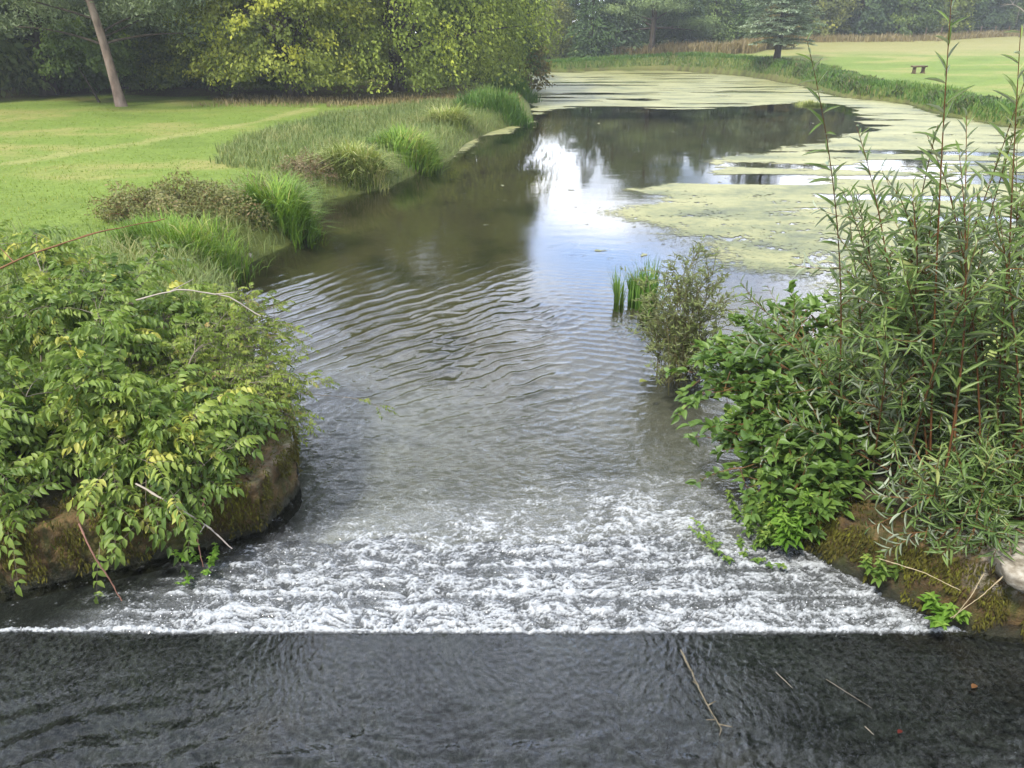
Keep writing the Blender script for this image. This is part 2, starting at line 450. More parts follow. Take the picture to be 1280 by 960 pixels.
# spray drops over the foam
def spray():
    g = Geo(); n = 420
    x = rng.uniform(-2.4, 2.7, n); y = 3.83 + rng.exponential(.35, n); z = .03 + rng.exponential(.025, n)
    ok = (y < 5) & (x > -2.35 + (y - 3.8) * .6) & (x < 2.8 - (y - 3.8) * .6); x, y, z = x[ok], y[ok], z[ok]
    r = rng.uniform(.002, .0055, len(x))
    o = np.array([(1, 0, 0), (-1, 0, 0), (0, 1, 0), (0, -1, 0), (0, 0, 1), (0, 0, -1)], float)
    F = np.array([(0, 2, 4), (2, 1, 4), (1, 3, 4), (3, 0, 4), (2, 0, 5), (1, 2, 5), (3, 1, 5), (0, 3, 5)])
    V = np.stack([x, y, z], 1)[:, None] + o[None] * r[:, None, None]
    g.add(V, (F[None] + (np.arange(len(x)) * 6)[:, None, None]).reshape(-1, 3))
    obj('spray', g.mesh('spray', plain('spray_white', [(0, (.8, .82, .85)), (1, (.85, .87, .9))], 5, .3, 0), True), label='fine white droplets leaping above the churning water', cat='spray', kind='stuff')
spray()

# spillway floor under the sliding water
def spill_floor():
    xs = np.linspace(-9, 9, 260); ys = np.concatenate([np.linspace(-4, 3.9, 160), np.linspace(3.95, 6.2, 40)])
    gx, gy = np.meshgrid(xs, ys); gz = np.where(gy < 3.84, np.clip(3.82 - gy, 0, None) * SLOPE - .035, -.035 - (gy - 3.84) * .10 - .55 * sstep(4.7, 6.1, gy + .35 * fbm(gx * 1.3, gy * 1.3, 3, 413)))
    gz = gz + .008 * fbm(gx * 6, gy * 6, 3, 411)
    n = 260; i = np.arange(len(ys) - 1)[:, None] * n + np.arange(n - 1)[None]
    F = np.stack([i, i + 1, i + n + 1, i + n], -1).reshape(-1, 4)
    t = NT('algae_concrete')
    f = t.math('ADD', t.math('MULTIPLY', t.noise(3, 5, .6, mapscale=(1, .5, 1)), .5), t.math('MULTIPLY', t.noise(55, 4, .75, mapscale=(1, .6, 1)), .6))
    c = t.ramp(f, [(.40, (.002, .003, .003)), (.50, (.006, .008, .007)), (.60, (.022, .026, .023)), (.74, (.07, .075, .066))])
    c = t.mix(t.ramp(t.noise(1.2, 3, .5), [(.6, (0, 0, 0)), (.75, (.5, .5, .5))]), c, (.045, .028, .012))
    p = t.n('ShaderNodeBsdfPrincipled'); t.l(c, p.inputs['Base Color']); p.inputs['Roughness'].default_value = .8
    t.l(t.bump(f, .8, .03), p.inputs['Normal']); t.l(p.outputs[0], t.out.inputs[0])
    obj('spillway_floor', mesh('spillway_floor', np.stack([gx, gy, gz], -1), F, t.m, None, True), label='dark algae covered spillway floor under the sliding water', cat='spillway', kind='structure')
spill_floor()

# ------------------------------------------------------------------ wing walls
def moss_mat():
    t = NT('mossy_stone')
    co = t.n('ShaderNodeTexCoord').outputs['Object']
    n1 = t.noise(5, 6, .65, co); n2 = t.noise(16, 5, .7, co, (1, 1, .35)); n3 = t.noise(2.2, 4, .6, co)
    c = t.ramp(n1, [(.3, (.03, .02, .010)), (.48, (.105, .064, .023)), (.62, (.185, .118, .044)), (.8, (.27, .2, .11))])
    c = t.mix(t.ramp(n2, [(.46, (0, 0, 0)), (.6, (.85, .85, .85))]), c, (.055, .06, .012))
    c = t.mix(t.ramp(n3, [(.52, (0, 0, 0)), (.68, (.8, .8, .8))]), c, (.10, .115, .015))
    pale = t.attr('pale').outputs['Fac']
    c = t.mix(t.math('MULTIPLY', pale, t.ramp(t.noise(11, 5, .7, co), [(.42, (0, 0, 0)), (.55, (1, 1, 1))])), c, (.42, .38, .30))
    c = t.mix(t.attr('wet').outputs['Fac'], c, (.018, .022, .012))
    p = t.n('ShaderNodeBsdfPrincipled'); t.l(c, p.inputs['Base Color']); p.inputs['Roughness'].default_value = .85
    t.l(t.bump(t.math('ADD', n1, t.math('MULTIPLY', t.noise(45, 4, .7, co), .6)), .9, .04), p.inputs['Normal'])
    t.l(p.outputs[0], t.out.inputs[0]); return t.m
MOSS = moss_mat()
def wing_wall(label, pts, tops, pale_fn, seed, side):
    P = np.array(pts, float); seg = np.linalg.norm(np.diff(P, axis=0), axis=1); s = np.concatenate([[0], np.cumsum(seg)])
    n = int(s[-1] / .018); q = np.linspace(0, s[-1], n)
    ker = np.ones(5) / 5
    px = np.interp(q, s, P[:, 0]); py = np.interp(q, s, P[:, 1]); tz = np.interp(q, s, tops)
    px[2:-2] = np.convolve(px, ker, 'valid'); py[2:-2] = np.convolve(py, ker, 'valid')
    T = nrm(np.stack([np.gradient(px), np.gradient(py)], 1)); N = np.stack([T[:, 1], -T[:, 0]], 1) * side   # toward the water
    prof = [(0., z) for z in np.linspace(-.35, .86, 34)] + [(-.006, .94), (-.016, .985), (-.04, 1.0)] + [(-d, 1.0) for d in np.linspace(.12, .40, 10)] + [(-.42, .9), (-.42, .2)]
    prof = np.array(prof); k = len(prof)
    off = prof[None, :, 0]; zz = prof[None, :, 1] * tz[:, None]
    S = np.broadcast_to(q[:, None], zz.shape)
    bx = S * 3.2; bz = (zz * 1.0 + off) * 3.2
    d = .036 * fbm(bx, bz, 4, seed) + .026 * fbm(bx * 5, bz * 4, 4, seed + 3) + .010 * fbm(bx * 17, bz * 15, 2, seed + 4)
    zz = zz + np.where(prof[None, :, 1] > .95, .03 * fbm(bx * 1.4, off * 9, 4, seed + 8), 0)
    o2 = off + d
    V = np.stack([px[:, None] + N[:, :1] * o2, py[:, None] + N[:, 1:] * o2, zz], -1)
    i = np.arange(n - 1)[:, None] * k + np.arange(k - 1)[None]
    F = np.stack([i, i + 1, i + k + 1, i + k], -1).reshape(-1, 4)
    if side < 0: F = F[:, ::-1]
    wet = sstep(.16, .02, zz + .05 * fbm(bx * 2, bz, 3, seed + 5)) * .9
    pale = pale_fn(V[..., 0], V[..., 1], V[..., 2])
    return obj('retaining_wall', mesh('retaining_wall', V.reshape(-1, 3), F, MOSS, {'wet': wet.ravel(), 'pale': pale.ravel()}, True), label=label, cat='wall'), P
LW = [(-9, 3.6), (-5, 3.95), (-3.47, 4.19), (-2.85, 4.44), (-2.38, 4.66), (-2.1, 4.80), (-1.90, 4.92), (-1.77, 5.50), (-1.9, 5.85), (-2.3, 6.5)]
wing_wall('low mossy brown stone wall below the pale green shrub', LW, [.45, .45, .45, .45, .45, .44, .43, .43, .38, .28],
          lambda x, y, z: sstep(-2.0, -1.75, x) * sstep(.36, .5, z), 501, 1)
RW = [(9, 3.62), (5, 3.66), (3.3, 3.72), (2.81, 3.84), (2.51, 4.21), (2.16, 4.66), (2.06, 5.2), (2.3, 6.0)]
wing_wall('mossy stone wall with a pale broken cap below the willow', RW, [.6, .6, .6, .55, .46, .38, .34, .2],
          lambda x, y, z: sstep(2.72, 2.95, x) * sstep(.26, .40, z), 541, -1)

# ------------------------------------------------------------------ sampled helper for points on land
def on_land(x, y, margin=.25):
    sd = poly_sd(x, y, WATER); k = sd > margin
    return x[k], y[k], ground_z(x[k], y[k], sd[k])

# leaf and stem materials
M_ASH = leafmat('ash_leaf', [(0, (.07, .135, .03)), (.4, (.18, .275, .055)), (.75, (.33, .42, .10)), (1, (.52, .52, .12))], .38, .35, .45)
M_FINE = leafmat('fine_leaf', [(0, (.09, .15, .03)), (.5, (.25, .33, .065)), (.85, (.37, .42, .10)), (1, (.42, .30, .11))], .4, .3, .5)
M_WIL = leafmat('willow_leaf', [(0, (.065, .125, .032)), (.5, (.13, .205, .05)), (.85, (.21, .285, .085)), (1, (.32, .35, .13))], .22, .4, .42, under=(.40, .46, .34))
M_DOG = leafmat('dogwood_leaf', [(0, (.055, .115, .026)), (.5, (.13, .225, .045)), (.85, (.22, .32, .07)), (1, (.34, .40, .09))], .33, .4, .42)
M_HERB = leafmat('herb_leaf', [(0, (.07, .17, .02)), (.6, (.14, .28, .035)), (1, (.25, .38, .07))], .35, .3, .5)
M_OLIVE = leafmat('olive_leaf', [(0, (.10, .14, .04)), (.5, (.22, .28, .085)), (.92, (.36, .40, .17)), (1, (.4, .3, .13))], .25, .3, .5, under=(.30, .32, .2))
M_STEM = plain('reddish_stem', [(0, (.07, .03, .015)), (.5, (.17, .075, .03)), (1, (.26, .16, .07))], 6, .6, .2, .004, attr='v')
M_GREY = plain('grey_stem', [(0, (.10, .085, .06)), (.5, (.2, .17, .13)), (1, (.4, .36, .3))], 6, .7, .2, .004, attr='v')
M_BARK = plain('tree_bark', [(.3, (.035, .028, .02)), (.7, (.10, .08, .06))], 5, .9, .8, .06, mapscale=(1, 1, .3))
M_PINEB = plain('pine_bark', [(.3, (.12, .085, .07)), (.5, (.27, .20, .165)), (.75, (.42, .33, .28))], 3.5, .9, .8, .06, mapscale=(1, 1, .35))

M_OLST = plain('olive_stem', [(0, (.08, .075, .03)), (1, (.2, .18, .08))], 6, .7, .2, .004)
# ------------------------------------------------------------------ left bank shrubs: arching canes with compound leaves
def compound(g, gs, O, D, U, L, pairs, ll, lw, T=LEAFLET, base=None, droop=.45):
    n = len(O); D = nrm(D); S = nrm(np.cross(D, U)); U = np.cross(S, D)
    base = rng.random(n) if base is None else base
    t = np.linspace(0, 1, 6)[None, :, None]
    dn = np.array([0, 0, -1.])
    def pos(t): return O[:, None] + (D * L[:, None])[:, None] * t + dn * (L * droop)[:, None, None] * t ** 2
    tubes(gs, pos(t), .0022, .0008, 3, a=rng.random(n) * .4)
    for i in range(pairs):
        ti = .22 + .72 * i / max(pairs - 1, 1)
        p = pos(np.full((1, 1, 1), ti))[:, 0]
        tg = nrm(D + dn * 2 * droop * ti)
        sc_ = ll * (1 - .25 * abs(ti - .55) * 2) * rng.uniform(.8, 1.15, n)
        for s in (-1, 1):
            d = nrm(tg * .45 + S * s * .9 + dn * rng.uniform(.15, .65, n)[:, None] + rng.normal(0, .1, (n, 3)))
            leaves(g, T, p, d, U + rng.normal(0, .25, (n, 3)), sc_, sc_ * lw, base + rng.normal(0, .07, n))
    p = pos(np.full((1, 1, 1), 1.))[:, 0]
    leaves(g, T, p, nrm(D + dn * 1.2), U, ll * 1.1, ll * lw, base)

def cane_shrub(name, label, cat, blobs, bases, nb, ntw, nlf, L, pairs, ll, lw, mleaf, mstem, T=LEAFLET, bulge=.5, j0=4, out=(0, 0, 0), yel=.0, rs=1.0):
    g = Geo(); gs = Geo()
    tips = []
    wts = np.array([b[2] for b in blobs], float); wts /= wts.sum()
    for k in rng.choice(len(blobs), nb, p=wts):
        c, r = np.array(blobs[k][0]), np.array(blobs[k][1])
        d = nrm(rng.normal(size=3)); d[2] = abs(d[2]) * 1.0 - .15
        tips.append(c + d * r * rng.uniform(.7, 1.12))
    tips = np.array(tips); B = np.array(bases)
    bi = np.argmin(((tips[:, None, :2] - B[None, :, :2]) ** 2).sum(-1) + rng.random((nb, len(B))) * 1.2, 1)
    b0 = B[bi] + rng.normal(0, .12, (nb, 3)) * np.array([1, 1, 0])
    mid = (b0 + tips) / 2; mid[:, 2] = np.maximum(b0[:, 2], tips[:, 2]) + bulge * rng.uniform(.1, .6, nb); 
    mid[:, :2] = b0[:, :2] * .6 + tips[:, :2] * .4
    C = bez(b0, mid, tips, 12)
    tubes(gs, C, rng.uniform(.006, .012, nb) * rs, .002, 5, a=rng.random(nb))
    # twigs
    j = rng.integers(j0, 12, (nb, ntw)); src = np.take_along_axis(C, j[..., None].repeat(3, -1), 1).reshape(-1, 3)
    tan = np.take_along_axis(nrm(np.gradient(C, axis=1)), j[..., None].repeat(3, -1), 1).reshape(-1, 3)
    m = len(src)
    dr = nrm(tan * .6 + rng.normal(0, .65, (m, 3)) + np.array([0, 0, .28]) + np.array(out))
    ln = rng.uniform(.15, .42, m)[:, None]
    tw = bez(src, src + dr * ln * .6 + np.array([0, 0, .03]), src + dr * ln + np.array([0, 0, -.06]), 7)
    tubes(gs, tw, .0035, .0012, 4)
    k = rng.integers(2, 7, (m, nlf)); lo = np.take_along_axis(tw, k[..., None].repeat(3, -1), 1).reshape(-1, 3)
    n = len(lo)
    td = np.repeat(dr, nlf, 0)
    ld = nrm(td * .5 + rng.normal(0, .6, (n, 3)) * np.array([1, 1, .45]) + np.array([0, 0, .18]))
    tb = np.repeat(np.repeat(rng.random(nb), ntw), nlf)
    base = np.clip(.25 + .35 * tb + rng.normal(0, .13, n), 0, .93)
    if yel: base = np.where(rng.random(n) < yel, rng.uniform(.85, 1, n), base)
    if pairs: compound(g, gs, lo, ld, np.array([0, 0, 1.]) + rng.normal(0, .3, (n, 3)), L * rng.uniform(.7, 1.2, n), pairs, ll, lw, T, base)
    else:
        leaves(g, T, lo, ld, np.array([0, 0, 1.]) + rng.normal(0, .45, (n, 3)), ll * rng.uniform(.65, 1.2, n), ll * lw * rng.uniform(.8, 1.1, n), base)
    b = B.mean(0)
    e = thing(name, label, cat, tuple(b))
    obj('stems', gs.mesh('stems', mstem, True, b), e); obj('foliage', g.mesh('foliage', mleaf, False, b), e)
    return e

bs = [(-5.6, 6.6, .5), (-4.8, 5.8, .5), (-4.2, 6.8, .5), (-3.9, 5.3, .5), (-3.2, 5.6, .5), (-2.9, 6.4, .5), (-2.7, 5.3, .5), (-5.0, 5.0, .5)]
cane_shrub('ash_shrub', 'large pale green shrub with drooping compound leaves above the left wall', 'shrub',
           [((-4.7, 6.9, .75), (1.6, 1.5, .85), 5), ((-3.7, 6.2, .65), (1.0, 1.1, .75), 4), ((-3.3, 5.1, .55), (1.0, .6, .62), 3.4), ((-2.75, 5.4, .5), (.6, .6, .48), 1.6), ((-4.8, 5.3, .6), (1.2, .8, .75), 3), ((-3.5, 4.85, .52), (1.2, .42, .34), 2), ((-2.5, 4.95, .44), (.34, .4, .24), 1.0), ((-5.0, 7.6, 1.0), (1.2, .9, .75), 2)],
           bs, 138, 6, 5, .26, 5, .078, .5, M_ASH, M_GREY, yel=.05)
cane_shrub('weeping_shrub', 'fine leaved weeping shrub overhanging the river at the left wall end', 'shrub',
           [((-2.95, 6.7, .66), (.85, 1.0, .6), 3.4), ((-2.5, 6.1, .45), (.62, .7, .42), 3), ((-2.0, 6.35, .40), (.5, .5, .2), 1.0)],
           [(-3.0, 6.4, .45), (-2.7, 6.0, .45), (-2.8, 7.0, .4)], 88, 7, 5, .14, 5, .038, .5, M_FINE, M_GREY, T=SMALL, bulge=.4, out=(.25, 0, -.1), yel=.04)

# ------------------------------------------------------------------ right bank shrubs
def willow():
    base = np.array([3.0, 4.9, .5]); g = Geo(); gs = Geo()
    tips = [(1.5, 4.3, 3.44), (2.01, 3.95, 3.62), (2.33, 3.9, 3.5), (1.9, 4.5, 2.65), (2.18, 4.15, 3.05), (2.6, 4.2, 3.3), (2.9, 4.0, 3.35), (1.72, 5.2, 1.62), (1.70, 5.4, 1.72), (1.80, 4.85, 1.05), (1.95, 4.6, .8)]
    while len(tips) < 66:
        z = rng.uniform(.62, 2.75); x = rng.uniform(1.85, 4.4); y = rng.uniform(3.85, 6.0)
        left = 2.02 + .2 * max(0, z - 1.2) + .12 * max(0, z - 2.0) + .38 * max(0, .95 - z)
        if x < left or (z > 2 and x > 3.6) or (z > 1.7 and rng.random() < .35): continue
        if z > 2.0 and y > 5: continue
        if z < 1 and y < 4.0 and x < 2.6: continue
        tips.append((x, y, z))
    for _ in range(50): tips.append((rng.uniform(1.98, 3.4), rng.uniform(3.9, 4.8), rng.uniform(1.95, 3.2)))
    for _ in range(24): tips.append((rng.uniform(2.35, 3.6), rng.uniform(3.72, 4.3), rng.uniform(.62, 1.0)))
    tips = np.array(tips); n = len(tips)
    b = np.stack([rng.uniform(2.55, 4.0, n), rng.uniform(4.35, 5.6, n), np.full(n, .45)], 1)
    b[:, 0] = np.clip(b[:, 0] * .5 + (tips[:, 0] + .7) * .5, 2.5, 4.3)
    mid = b * .45 + tips * .55 + np.stack([rng.normal(.1, .12, n), rng.normal(.05, .12, n), .22 + rng.normal(0, .1, n)], 1)
    C = bez(b, mid, tips, 26)
    tubes(gs, C, rng.uniform(.007, .011, n), .0016, 6, a=rng.uniform(.2, .9, n))
    T_ = nrm(np.gradient(C, axis=1))
    def dress(C, T_, t0, per, Lf, seed):
        M, k, _ = C.shape
        u = t0 + (1 - t0) * (np.arange(per) + .5) / per
        u = np.clip(u[None] + rng.normal(0, .006, (M, per)), 0, .999)
        f = u * (k - 1); i = np.floor(f).astype(int); w = (f - i)[..., None]
        i1 = np.minimum(i + 1, k - 1)
        ta = lambda A, q: np.take_along_axis(A, q[..., None].repeat(3, -1), 1)
        p = ta(C, i) * (1 - w) + ta(C, i1) * w; tg = ta(T_, i)
        ang = (np.arange(per) * 2.4)[None] + rng.random((M, 1)) * 6.28 + rng.normal(0, .3, (M, per))
        ref = np.array([.15, .1, 1.]); A = nrm(np.cross(tg, ref)); B = np.cross(tg, A)
        rad = np.cos(ang)[..., None] * A + np.sin(ang)[..., None] * B
        op = (.75 + .5 * (1 - u))[..., None]
        d = nrm(tg * .75 + rad * op + rng.normal(0, .28, p.shape) + np.array([0, 0, -.12]) * (1 - u[..., None]))
        N = nrm(tg - .4 * rad + rng.normal(0, .28, p.shape))
        size = Lf * (.55 + .6 * np.sin(np.pi * np.clip((u - t0) / (1 - t0) * .86 + .12, 0, 1))) * rng.uniform(.75, 1.15, u.shape)
        tone = np.clip(rng.random((M, 1)) * .55 + .2 + rng.normal(0, .14, u.shape), 0, 1)
        leaves(g, WLEAF, p.reshape(-1, 3), d.reshape(-1, 3), N.reshape(-1, 3), size.ravel(), size.ravel() * rng.uniform(.105, .155, size.size), tone.ravel())
    dress(C, T_, .2, 46, .145, 0)
    # side shoots
    q = rng.integers(9, 23, (n, 5)); src = np.take_along_axis(C, q[..., None].repeat(3, -1), 1).reshape(-1, 3); tg = np.take_along_axis(T_, q[..., None].repeat(3, -1), 1).reshape(-1, 3)
    hi = np.repeat(tips[:, 2], 5) > 2.9; keep = ~hi | (rng.random(len(src)) < .2)
    keep &= (src[:, 2] < 2.45)
    src, tg = src[keep], tg[keep]; m = len(src)
    dr = nrm(tg * .8 + rng.normal(0, .5, (m, 3))); ln = rng.uniform(.18, .5, m)[:, None]
    sh = bez(src, src + dr * ln * .55, src + dr * ln + np.array([0, 0, .07]), 12)
    tubes(gs, sh, .003, .0012, 5, a=rng.uniform(.3, 1, m)); dress(sh, nrm(np.gradient(sh, axis=1)), .1, 13, .115, 1)
    e = thing('willow_shrub', 'tall willow with long narrow leaves and reddish stems on the right', 'shrub', tuple(base))
    obj('stems', gs.mesh('stems', M_STEM, True, base), e); obj('foliage', g.mesh('foliage', M_WIL, False, base), e)
willow()
cane_shrub('dogwood_shrub', 'dark green broad leaved shrub leaning over the water beside the willow', 'shrub',
           [((2.2, 5.8, .62), (.66, .95, .66), 4.5), ((2.02, 5.1, .42), (.46, .55, .46), 3), ((2.75, 6.4, .8), (.6, .7, .6), 1.6)],
           [(2.6, 5.5, .4), (2.75, 6.2, .4), (2.45, 5.0, .35)], 125, 6, 11, 0, 0, .095, .54, M_DOG, M_STEM, T=OVATE, bulge=.35, out=(-.15, -.1, 0))

def herb(name, label, cat, loc, h, n, ll, lw, mat, spread=.12, lean=(0, 0, 0), nodes=9, whorl=4, T=OVATE):
    g = Geo(); gs = Geo(); loc = np.array(loc, float)
    b = np.concatenate([rng.normal(0, spread, (n, 2)), np.zeros((n, 1))], 1)
    tip = b * 1.7 + np.array(lean) + np.array([0, 0, 1.]) * (h * rng.uniform(.65, 1.1, n))[:, None]
    C = bez(b, (b + tip) / 2 + rng.normal(0, .03, (n, 3)), tip, 10)
    if n > 6: tubes(gs, C, .004, .0015, 5)
    for i in range(nodes):
        t = .2 + .78 * i / (nodes - 1); p = C[:, min(9, int(t * 9))]
        for w in range(whorl):
            a = w * 2 * np.pi / whorl + i * 1.2 + rng.normal(0, .2, n)
            d = np.stack([np.cos(a), np.sin(a), rng.uniform(-.1, .5, n)], 1)
            s = ll * (1.05 - .55 * t) * rng.uniform(.8, 1.2, n)
            leaves(g, T, p, d, np.array([0, 0, 1.]) + rng.normal(0, .2, (n, 3)), s, s * lw, .35 + .5 * t + rng.normal(0, .1, n))
    e = thing(name, label, cat, tuple(loc))
    if n > 6: obj('stems', gs.mesh('stems', M_HERB, True), e)
    else:
        for k in range(n):
            g1 = Geo(); tubes(g1, C[k:k + 1], .004, .0015, 5); obj('stem', g1.mesh('stem', M_HERB, True), e)
    obj('foliage', g.mesh('foliage', mat, False), e)
    return e
herb('herb_plant', 'bright green upright herb at the far end of the right wall', 'plant', (2.03, 4.66, .12), .48, 9, .10, .36, M_HERB, .07)
herb('nettle_plant', 'low yellow green leafy clump at the water beside the bright herb', 'plant', (1.86, 4.9, .02), .36, 16, .06, .6, M_DOG, .12, (-.05, -.05, 0))
herb('wall_plant', 'small light green rosette plant growing out of the right wall face', 'plant', (2.69, 3.84, .14), .13, 5, .085, .5, M_HERB, .05, (-.02, -.08, 0), 4, 5)
herb('wall_nettle', 'dark nettle sprig rooted halfway up the mossy right wall', 'plant', (2.50, 4.12, .16), .24, 5, .07, .5, M_DOG, .05, (-.02, -.06, 0), 6, 4)
herb('water_cress', 'low trailing green weed spreading on the foam below the broad leaved shrub', 'plant', (1.60, 4.62, .02), .10, 12, .045, .6, M_DOG, .13, (-.05, 0, 0), 4, 4)
herb('wall_herb', 'small bright green weed at the foot of the left wall', 'plant', (-2.22, 4.55, .03), .14, 10, .04, .75, M_HERB, .10, (0, -.04, 0), 4, 4)
cane_shrub('willow_sapling', 'grey green young willow standing alone in the river', 'shrub',
           [((1.85, 8.0, .65), (.5, .42, .72), 3), ((1.8, 7.9, .25), (.42, .34, .32), 2.6)], [(1.86, 7.9, -.1), (1.75, 7.8, -.1), (1.95, 8.0, -.1)],
           64, 10, 10, 0, 0, .062, .2, M_OLIVE, M_OLST, T=LANCE, bulge=.12, out=(0, 0, .55), j0=1, rs=.5)

# ------------------------------------------------------------------ tussocks, reeds, grasses
def grassmat(name, stops): return leafmat(name, stops, .3, .25, .55)
M_SEDGE = grassmat('sedge_blade', [(0, (.08, .17, .02)), (.55, (.20, .34, .045)), (.85, (.34, .42, .08)), (1, (.56, .5, .22))])
M_PALE = grassmat('pale_blade', [(0, (.13, .22, .035)), (.5, (.32, .38, .10)), (1, (.60, .56, .28))])
M_REED = grassmat('reed_blade', [(0, (.05, .13, .02)), (.6, (.11, .22, .03)), (1, (.22, .28, .06))])
M_RUSH = grassmat('rush_blade', [(0, (.10, .155, .05)), (.6, (.20, .26, .085)), (1, (.36, .35, .15))])
M_LAWN = grassmat('lawn_blade', [(0, (.12, .21, .025)), (.6, (.22, .31, .04)), (1, (.36, .36, .10))])
M_DRY = grassmat('dry_blade', [(0, (.17, .135, .06)), (.6, (.31, .25, .12)), (1, (.44, .38, .21))])
def tussock(label, loc, r, h, n, w, mat, name='sedge_tussock', lean=1.0, tip=False, cat='tussock', sq=1.0):
    g = Geo(); nt_ = max(3, int(n / 55))
    ta = rng.random(nt_) * 6.283; tq = np.sqrt(rng.random(nt_)) * r * .85; ti = rng.integers(0, nt_, n)
    sp = r * .16
    x = (np.cos(ta) * tq)[ti] + rng.normal(0, sp, n); y = ((np.sin(ta) * tq)[ti] + rng.normal(0, sp, n)) * sq
    taz = ta + rng.normal(0, .9, nt_); k = np.clip(np.hypot(x, y / sq) / r, 0, 1.2)
    az = taz[ti] + rng.normal(0, .6, n)
    th_ = rng.uniform(.75, 1.25, nt_)[ti]; tl = rng.uniform(.6, 1.35, nt_)[ti]; tv = rng.normal(0, .13, nt_)[ti]
    hh = h * (1.06 - .4 * k * k) * rng.uniform(.6, 1.15, n) * th_
    z0 = ground_z(x + loc[0], y + loc[1]) - loc[2]; z0 = np.maximum(z0, -.12 - loc[2])
    v = .38 + .22 * (1 - k) + rng.normal(0, .17, n) + tv
    blades(g, np.stack([x, y, z0], 1), hh * 1.1, lean * rng.uniform(.3, 1.5, n) * tl, w * rng.uniform(.6, 1.4, n), v, az)
    e = obj(name, g.mesh(name, mat), label=label, cat=cat, loc=loc)
    return e
tussock('bright green sedge clump in the water right of the brown bramble mound', (-4.25, 14.1, 0), .68, 0.66, 1500, .024, M_SEDGE, lean=.8)
tussock('large pale topped sedge tussock on the left bank bend', (-3.75, 19.0, .0), .82, 0.62, 1500, .026, M_PALE, lean=.95)
tussock('arching sedge tussock between the pale tussock and the duckweed inlet', (-2.75, 21.6, .0), .9, 0.66, 1500, .028, M_SEDGE, lean=.8)
tussock('small straw coloured tussock behind the arching sedge at the duckweed inlet', (-2.25, 28.2, .1), .75, 0.62, 900, .03, M_PALE, lean=1.0)
tussock('low green sedge growing at the water edge in front of the bramble mound', (-4.95, 11.7, .0), 1.05, .42, 1700, .017, M_SEDGE, lean=.6, sq=.7)
tussock('iris leaves standing in the river behind the lone young willow', (1.82, 10.3, -.1), .36, .66, 330, .02, M_REED, 'iris_clump', .3, cat='plant')
tussock('thin sparse iris tuft left of the iris clump in the river', (1.46, 10.3, -.1), .10, .50, 60, .016, M_REED, 'iris_clump', .25, cat='plant')
tussock('tiny green sedge island on the far duckweed mat', (15.0, 41.3, 0), .75, .35, 500, .03, M_PALE, lean=.8)
tussock('tall dark reeds on the left bank beside the duckweed inlet', (-.75, 33.0, .0), 1.5, .72, 2200, .03, M_REED, 'reed_bed', .5, cat='reeds')
tussock('reed clump at the narrows in front of the dark overhanging tree', (.1, 42.2, .1), 1.2, .85, 1400, .04, M_REED, 'reed_bed', .5, cat='reeds')

def mound(name, label, loc, R3, n, ll, lw, mat, seedheads=0):
    g = Geo(); gs = Geo(); R3 = np.array(R3)
    d = nrm(rng.normal(size=(n, 3))); d[:, 2] = np.abs(d[:, 2])
    lump = 1 + .22 * np.sin(d[:, 0] * 5 + 1) * np.sin(d[:, 1] * 6) + .12 * np.sin(d[:, 0] * 13 + d[:, 2] * 9)
    p = d * R3 * (lump * rng.uniform(.6, 1.03, n) ** .6)[:, None]
    leaves(g, SMALL, p, d * .5 + rng.normal(0, .6, (n, 3)), d + rng.normal(0, .5, (n, 3)), ll * rng.uniform(.6, 1.3, n), ll * lw, .45 + .35 * (lump - 1) * 2 + rng.normal(0, .2, n))
    m = 220
    i = rng.integers(0, n, m); b = p[i] * np.array([.3, .3, 0]); tubes(gs, bez(b, p[i] * .7 + np.array([0, 0, .2]), p[i] * 1.06, 7), .006, .002, 4)
    e = thing(name, label, 'bush', loc); obj('stems', gs.mesh('stems', M_STEM, True), e); obj('foliage', g.mesh('foliage', mat), e)
M_BRAM = leafmat('bramble_leaf', [(0, (.08, .09, .03)), (.4, (.17, .19, .06)), (.75, (.27, .26, .10)), (1, (.36, .26, .14))], .3)
M_BROWN = leafmat('brown_leaf', [(0, (.11, .085, .045)), (.5, (.22, .17, .09)), (1, (.34, .29, .16))], .2)
mound('bramble_bush', 'broad brownish green bramble mound on the left bank', (-5.85, 13.6, .3), (1.45, 1.1, .75), 16000, .055, .5, M_BRAM)
mound('dead_bush', 'brown dying growth between the bramble mound and the bright sedge', (-4.75, 14.2, .2), (.5, .6, .75), 4000, .05, .35, M_BROWN)
mound('dry_bush', 'brown withered plants on the bank left of the pale topped tussock', (-4.75, 18.2, .2), (.7, .8, .65), 4500, .06, .3, M_BROWN)

def scatter(name, label, cat, x, y, margin, h, lean, w, mat, per=1, jit=0, filt=None, v=None):
    x, y, z = on_land(x, y, margin)
    if per > 1:
        x = np.repeat(x, per) + rng.normal(0, jit, len(x) * per); y = np.repeat(y, per) + rng.normal(0, jit, len(y) * per); z = np.repeat(z, per)
    g = Geo(); n = len(x)
    cl = fbm(x * .5, y * .5, 3, 77)
    blades(g, np.stack([x, y, z - .01], 1), h * rng.uniform(.6, 1.15, n) * (1 + .5 * cl), lean * rng.uniform(.3, 1.4, n), w * rng.uniform(.7, 1.3, n) , .5 + .5 * cl + rng.normal(0, .18, n))
    return obj(name, g.mesh(name, mat), label=label, cat=cat, kind='stuff')
n = 17000
yy = 7.2 * (50 / 7.2) ** rng.random(n); xx = -rng.random(n) * (.85 * yy + 3) + 1
k = rng.random(n) < .95
scatter('grass', 'short mown lawn grass on the left bank', 'grass', xx, yy, .2, .065, .9, .012, M_LAWN, 4, .09)
